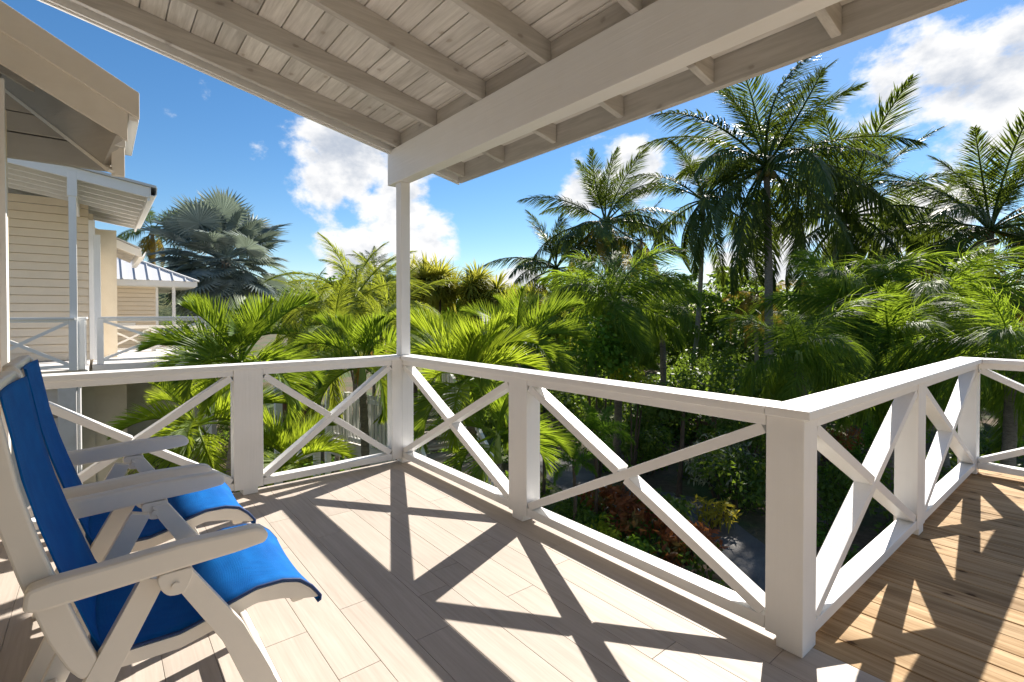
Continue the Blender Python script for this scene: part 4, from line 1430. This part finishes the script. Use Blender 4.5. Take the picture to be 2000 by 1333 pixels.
shrub(1168, 700, 0, 0.95, 'shrub_l', 'rounded bright green tree in front of the plume palm trunk', 'tree', 0.14, 1500, 0.6, 1.35, d=12, name='small_tree')
shrub(1235, 745, 0, 0.6, 'lime', 'yellow-green bush at the foot of the plume palm', size=0.12, n=600, d=12)
shrub(1250, 1015, 0.4, 0.55, 'croton', 'red and bronze croton bush in the middle of the bed', size=0.17, n=650, aspect=0.3)
shrub(1335, 1060, 0.35, 0.5, 'croton', 'dark red croton bush by the paved path', size=0.16, n=600, aspect=0.3)
shrub(1180, 975, 0.45, 0.45, 'croton', 'bronze croton bush nearest the young foxtail plant', size=0.16, n=450, aspect=0.3)
shrub(1120, 1035, 0.3, 0.5, 'shrub', 'low dark green bush at the near end of the bed', size=0.10, n=700)
shrub(1172, 1045, 0.3, 0.32, 'lime', 'small lime-green bush among the crotons', size=0.10, n=260)
shrub(1300, 995, 0.5, 0.45, 'shrub', 'dark green bush behind the red crotons', size=0.12, n=600)
shrub(1395, 1000, 0.35, 0.38, 'fern', 'golden fern-like plant beside the path', size=0.26, n=170, aspect=0.16)
shrub(1440, 930, 0.7, 0.85, 'shrub', 'tall dark bush in the shade behind the path', size=0.12, n=1500)
shrub(1400, 900, 0.8, 0.75, 'varieg', 'silver variegated bush near the lawn fence', size=0.15, n=800, aspect=0.25)
shrub(1270, 880, 0.6, 0.7, 'shrub', 'dark bush left of the silver variegated one', size=0.12, n=1100)
shrub(1455, 850, 1.1, 0.95, 'shrub', 'tall leafy shrub beside the wide corner post', size=0.16, n=1200, aspect=0.3)
shrub(1660, 960, 0.6, 0.8, 'shrub', 'dark shrub seen through the wooden deck railing', size=0.12, n=1200)
shrub(1730, 860, 0.6, 0.7, 'shrub_l', 'green shrub behind the middle post of the deck railing', size=0.12, n=900)
shrub(1620, 860, 0.7, 0.8, 'croton', 'bronze shrub in shade behind the deck railing', size=0.16, n=700, aspect=0.3)
shrub(640, 850, 0.6, 0.8, 'shrub', 'dark green leafy bush below the slim palm trunk', size=0.13, n=1400, aspect=0.6)
shrub(690, 895, 0.35, 0.6, 'shrub_l', 'low green bush at the foot of the slim palm', size=0.12, n=700, aspect=0.6)
shrub(545, 920, 0.4, 0.7, 'shrub', 'dark bush below the second railing panel', size=0.13, n=900)
shrub(345, 900, 0.4, 0.6, 'shrub', 'dark bush under the low yellow-green palm', size=0.13, n=800)
shrub(1000, 830, 0.8, 0.9, 'shrub', 'leafy bush beside the stair, behind the corner panel', size=0.14, n=1400)
shrub(1090, 800, 0.8, 0.9, 'shrub', 'dark bush beyond the bend of the path', size=0.14, n=1300)

for (px, py, d, rad, mt, lab) in ((648, 612, 26, 2.0, 'shrub_l', 'rounded green tree at the foot of the scrubby hill'), (585, 606, 30, 2.1, 'shrub', 'rounded dark tree between the silver palm and the hill'),
                                  (765, 600, 25, 1.9, 'areca', 'rounded yellow-green tree behind the roof post'), (700, 625, 22, 1.7, 'areca', 'rounded yellow-green tree behind the fine-leaved palms'),
                                  (905, 620, 22, 1.8, 'shrub_l', 'rounded green tree below the strap-leaved heads'), (1060, 650, 20, 1.5, 'areca', 'rounded yellow-green tree left of the plume palm')):
    shrub(px, py, 0, rad, mt, lab, 'tree', 0.30, 2400, 0.5, 0.95, 'rounded trees beyond the garden', 'rounded_tree', d)

# young foxtail plants in the bed
for (px, py, d, L, nf, lab) in ((1162, 850, 9.2, 0.85, 11, 'young bright green feathery plant standing in the bed'), (1120, 905, 8.6, 0.6, 9, 'small feathery plant next to the young bright one'),
                                (1060, 860, 10.5, 0.8, 9, 'feathery plant behind the middle railing post')):
    top = at(px, py, d); b = base_at(px, d)
    root = empty('young_palm', b, lab, 'palm', 'young feathery plants')
    tv = top - b
    tr = bpy.data.objects.new('trunk', trunk_mesh((0, 0, -.05), tv, 0.04, 0.025, 'bark_dark', 0.05)); COL.objects.link(tr); tr.parent = root
    crown(root, tv, 'fy', nf, L / 2.2, R(80), -0.2, int(px))

# slim garden tree whose stem stands behind the crossing of the braces
c_ = on_ground(1325, 970)
root = empty('garden_tree', c_, 'slim dark-stemmed tree behind the crossing braces', 'tree')
tr = bpy.data.objects.new('trunk', trunk_mesh((0, 0, -.05), (0.05, 0.1, 1.9), 0.06, 0.035, 'bark_dark', 0.05)); COL.objects.link(tr); tr.parent = root
inst('crown', leaf_cloud('crown', 'shrub', 1500, 0.15, lumps(10, 1.0, 0.7, 99), 99), root, (0, 0, 1.9), None, 0.85)

# shaded leafy mass behind the palms, hedge and understorey: nobody could count these
big = []
r = np.random.default_rng(5)
for px in np.arange(600, 2240, 20):
    d = r.uniform(30, 40)
    if px < 1000: d += 10
    tp = 600 + 18 * math.sin(px * 0.013) + r.uniform(-26, 18)
    if 1380 < px < 1720: tp -= 30
    if px < 820: tp -= 5
    for k in range(4):
        t_ = k / 3.0
        q = at(px + r.uniform(-14, 14), tp, d + r.uniform(-2, 2))
        z = q.z + (GZ - q.z) * t_ * 0.95
        s = r.uniform(0.9, 1.6)
        big.append((q.x, q.y, z, s, s, s * 0.9))
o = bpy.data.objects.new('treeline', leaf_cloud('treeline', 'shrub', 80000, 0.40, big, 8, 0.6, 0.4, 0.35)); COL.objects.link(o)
tag(o, 'dense dark green tree mass behind the palms', 'trees', kind='stuff')
big = []
for px in np.arange(860, 2150, 13):
    d = r.uniform(15, 27)
    q = at(px, 614, d)
    for k in range(2):
        z = GZ + r.uniform(0.2, 1.9 if px > 1320 else 1.2)
        s = r.uniform(0.5, 0.95)
        big.append((q.x + r.uniform(-.6, .6), q.y + r.uniform(-.6, .6), z, s, s, s * 0.8))
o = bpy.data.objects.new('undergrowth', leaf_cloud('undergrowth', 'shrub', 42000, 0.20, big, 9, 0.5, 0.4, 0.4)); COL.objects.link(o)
tag(o, 'shaded undergrowth and hedge below the palms', 'undergrowth', kind='stuff')
big = []
pathpts = [on_ground(*q) for q in ((980, 840), (1075, 900), (1180, 975), (1330, 985), (1450, 1090), (1640, 1230), (1900, 1330))]
for k in range(520):
    px = r.uniform(280, 2000); d = r.uniform(4.5, 17)
    q = at(px, 614, d)
    if q.x > -0.4 and q.y < 0.6: continue
    if q.x > 2.9 and q.y < 3.9: continue
    if q.x < -7.4 and q.y < 0.6: continue
    near = min((Vector((q.x, q.y)) - Vector((a.x * (1 - u) + b_.x * u, a.y * (1 - u) + b_.y * u))).length for a, b_ in zip(pathpts[:-1], pathpts[1:]) for u in (0, .25, .5, .75))
    if near < 1.0: continue
    s = r.uniform(0.18, 0.42)
    big.append((q.x, q.y, GZ + r.uniform(0.03, 0.30), s, s, s * 0.7))
o = bpy.data.objects.new('ground_cover', leaf_cloud('ground_cover', 'shrub', 44000, 0.12, big, 10, 0.5, 0.5, 0.3)); COL.objects.link(o)
tag(o, 'low leafy ground cover in the garden beds', 'ground cover', kind='stuff')
big2 = [(a + 0.5 * math.sin(7 * b_), b_ + 0.5 * math.cos(5 * a), c_ + 0.12, d_ * .8, e_ * .8, f_) for (a, b_, c_, d_, e_, f_) in big[::3]]
o = bpy.data.objects.new('ground_cover', leaf_cloud('ground_cover', 'shrub_l', 14000, 0.13, big2, 11, 0.5, 0.5, 0.3)); COL.objects.link(o)
tag(o, 'bright green ground cover scattered through the garden beds', 'ground cover', kind='stuff')
# sunlit lawn strip beyond the brown fence
lawn = MB()
a = on_ground(1260, 808); b_ = on_ground(1480, 812); c_ = on_ground(1480, 775); d_ = on_ground(1260, 775)
lawn.poly([(q.x, q.y, GZ + 0.02) for q in (a, b_, c_, d_)], [(0, 1, 2, 3)])
struct('lawn', lawn, 'lime')

# scrubby hill far left of the roof post
hb = MB()
c0 = at(560, 560, 150)
nh = 26
hv = []
rr = np.random.default_rng(3)
for j in range(nh + 1):
    for i in range(nh + 1):
        u, v_ = i / nh * 2 - 1, j / nh * 2 - 1
        hgt = max(0.0, 1 - (u * u + v_ * v_)) ** 0.8
        z = GZ - 1 + (c0.z + 4.5 - GZ) * hgt * (1 + 0.05 * math.sin(9 * u + 3) + 0.05 * math.sin(11 * v_)) + (rr.uniform(-.5, .5) if hgt > 0 else 0)
        q = Vector((c0.x, c0.y, 0)) - RT * 30 + RT * (u * 62) + Vector((FW.x, FW.y, 0)) * (v_ * 60)
        hb.v.append((q.x, q.y, z))
for j in range(nh):
    for i in range(nh):
        hb.f.append((j * (nh + 1) + i, j * (nh + 1) + i + 1, (j + 1) * (nh + 1) + i + 1, (j + 1) * (nh + 1) + i))
struct('hill', hb, 'hill', smooth=True)
hl = []
for q in hb.v:
    if q[2] > GZ + 1:
        hl.append((q[0] + rr.uniform(-2, 2), q[1] + rr.uniform(-2, 2), q[2] + 0.2, 1.9, 1.9, 1.1))
o = bpy.data.objects.new('hill_scrub', leaf_cloud('hill_scrub', 'shrub', 16000, 0.8, hl, 12, 0.6)); COL.objects.link(o)
tag(o, 'olive scrub covering the distant hill', 'scrub', kind='stuff')
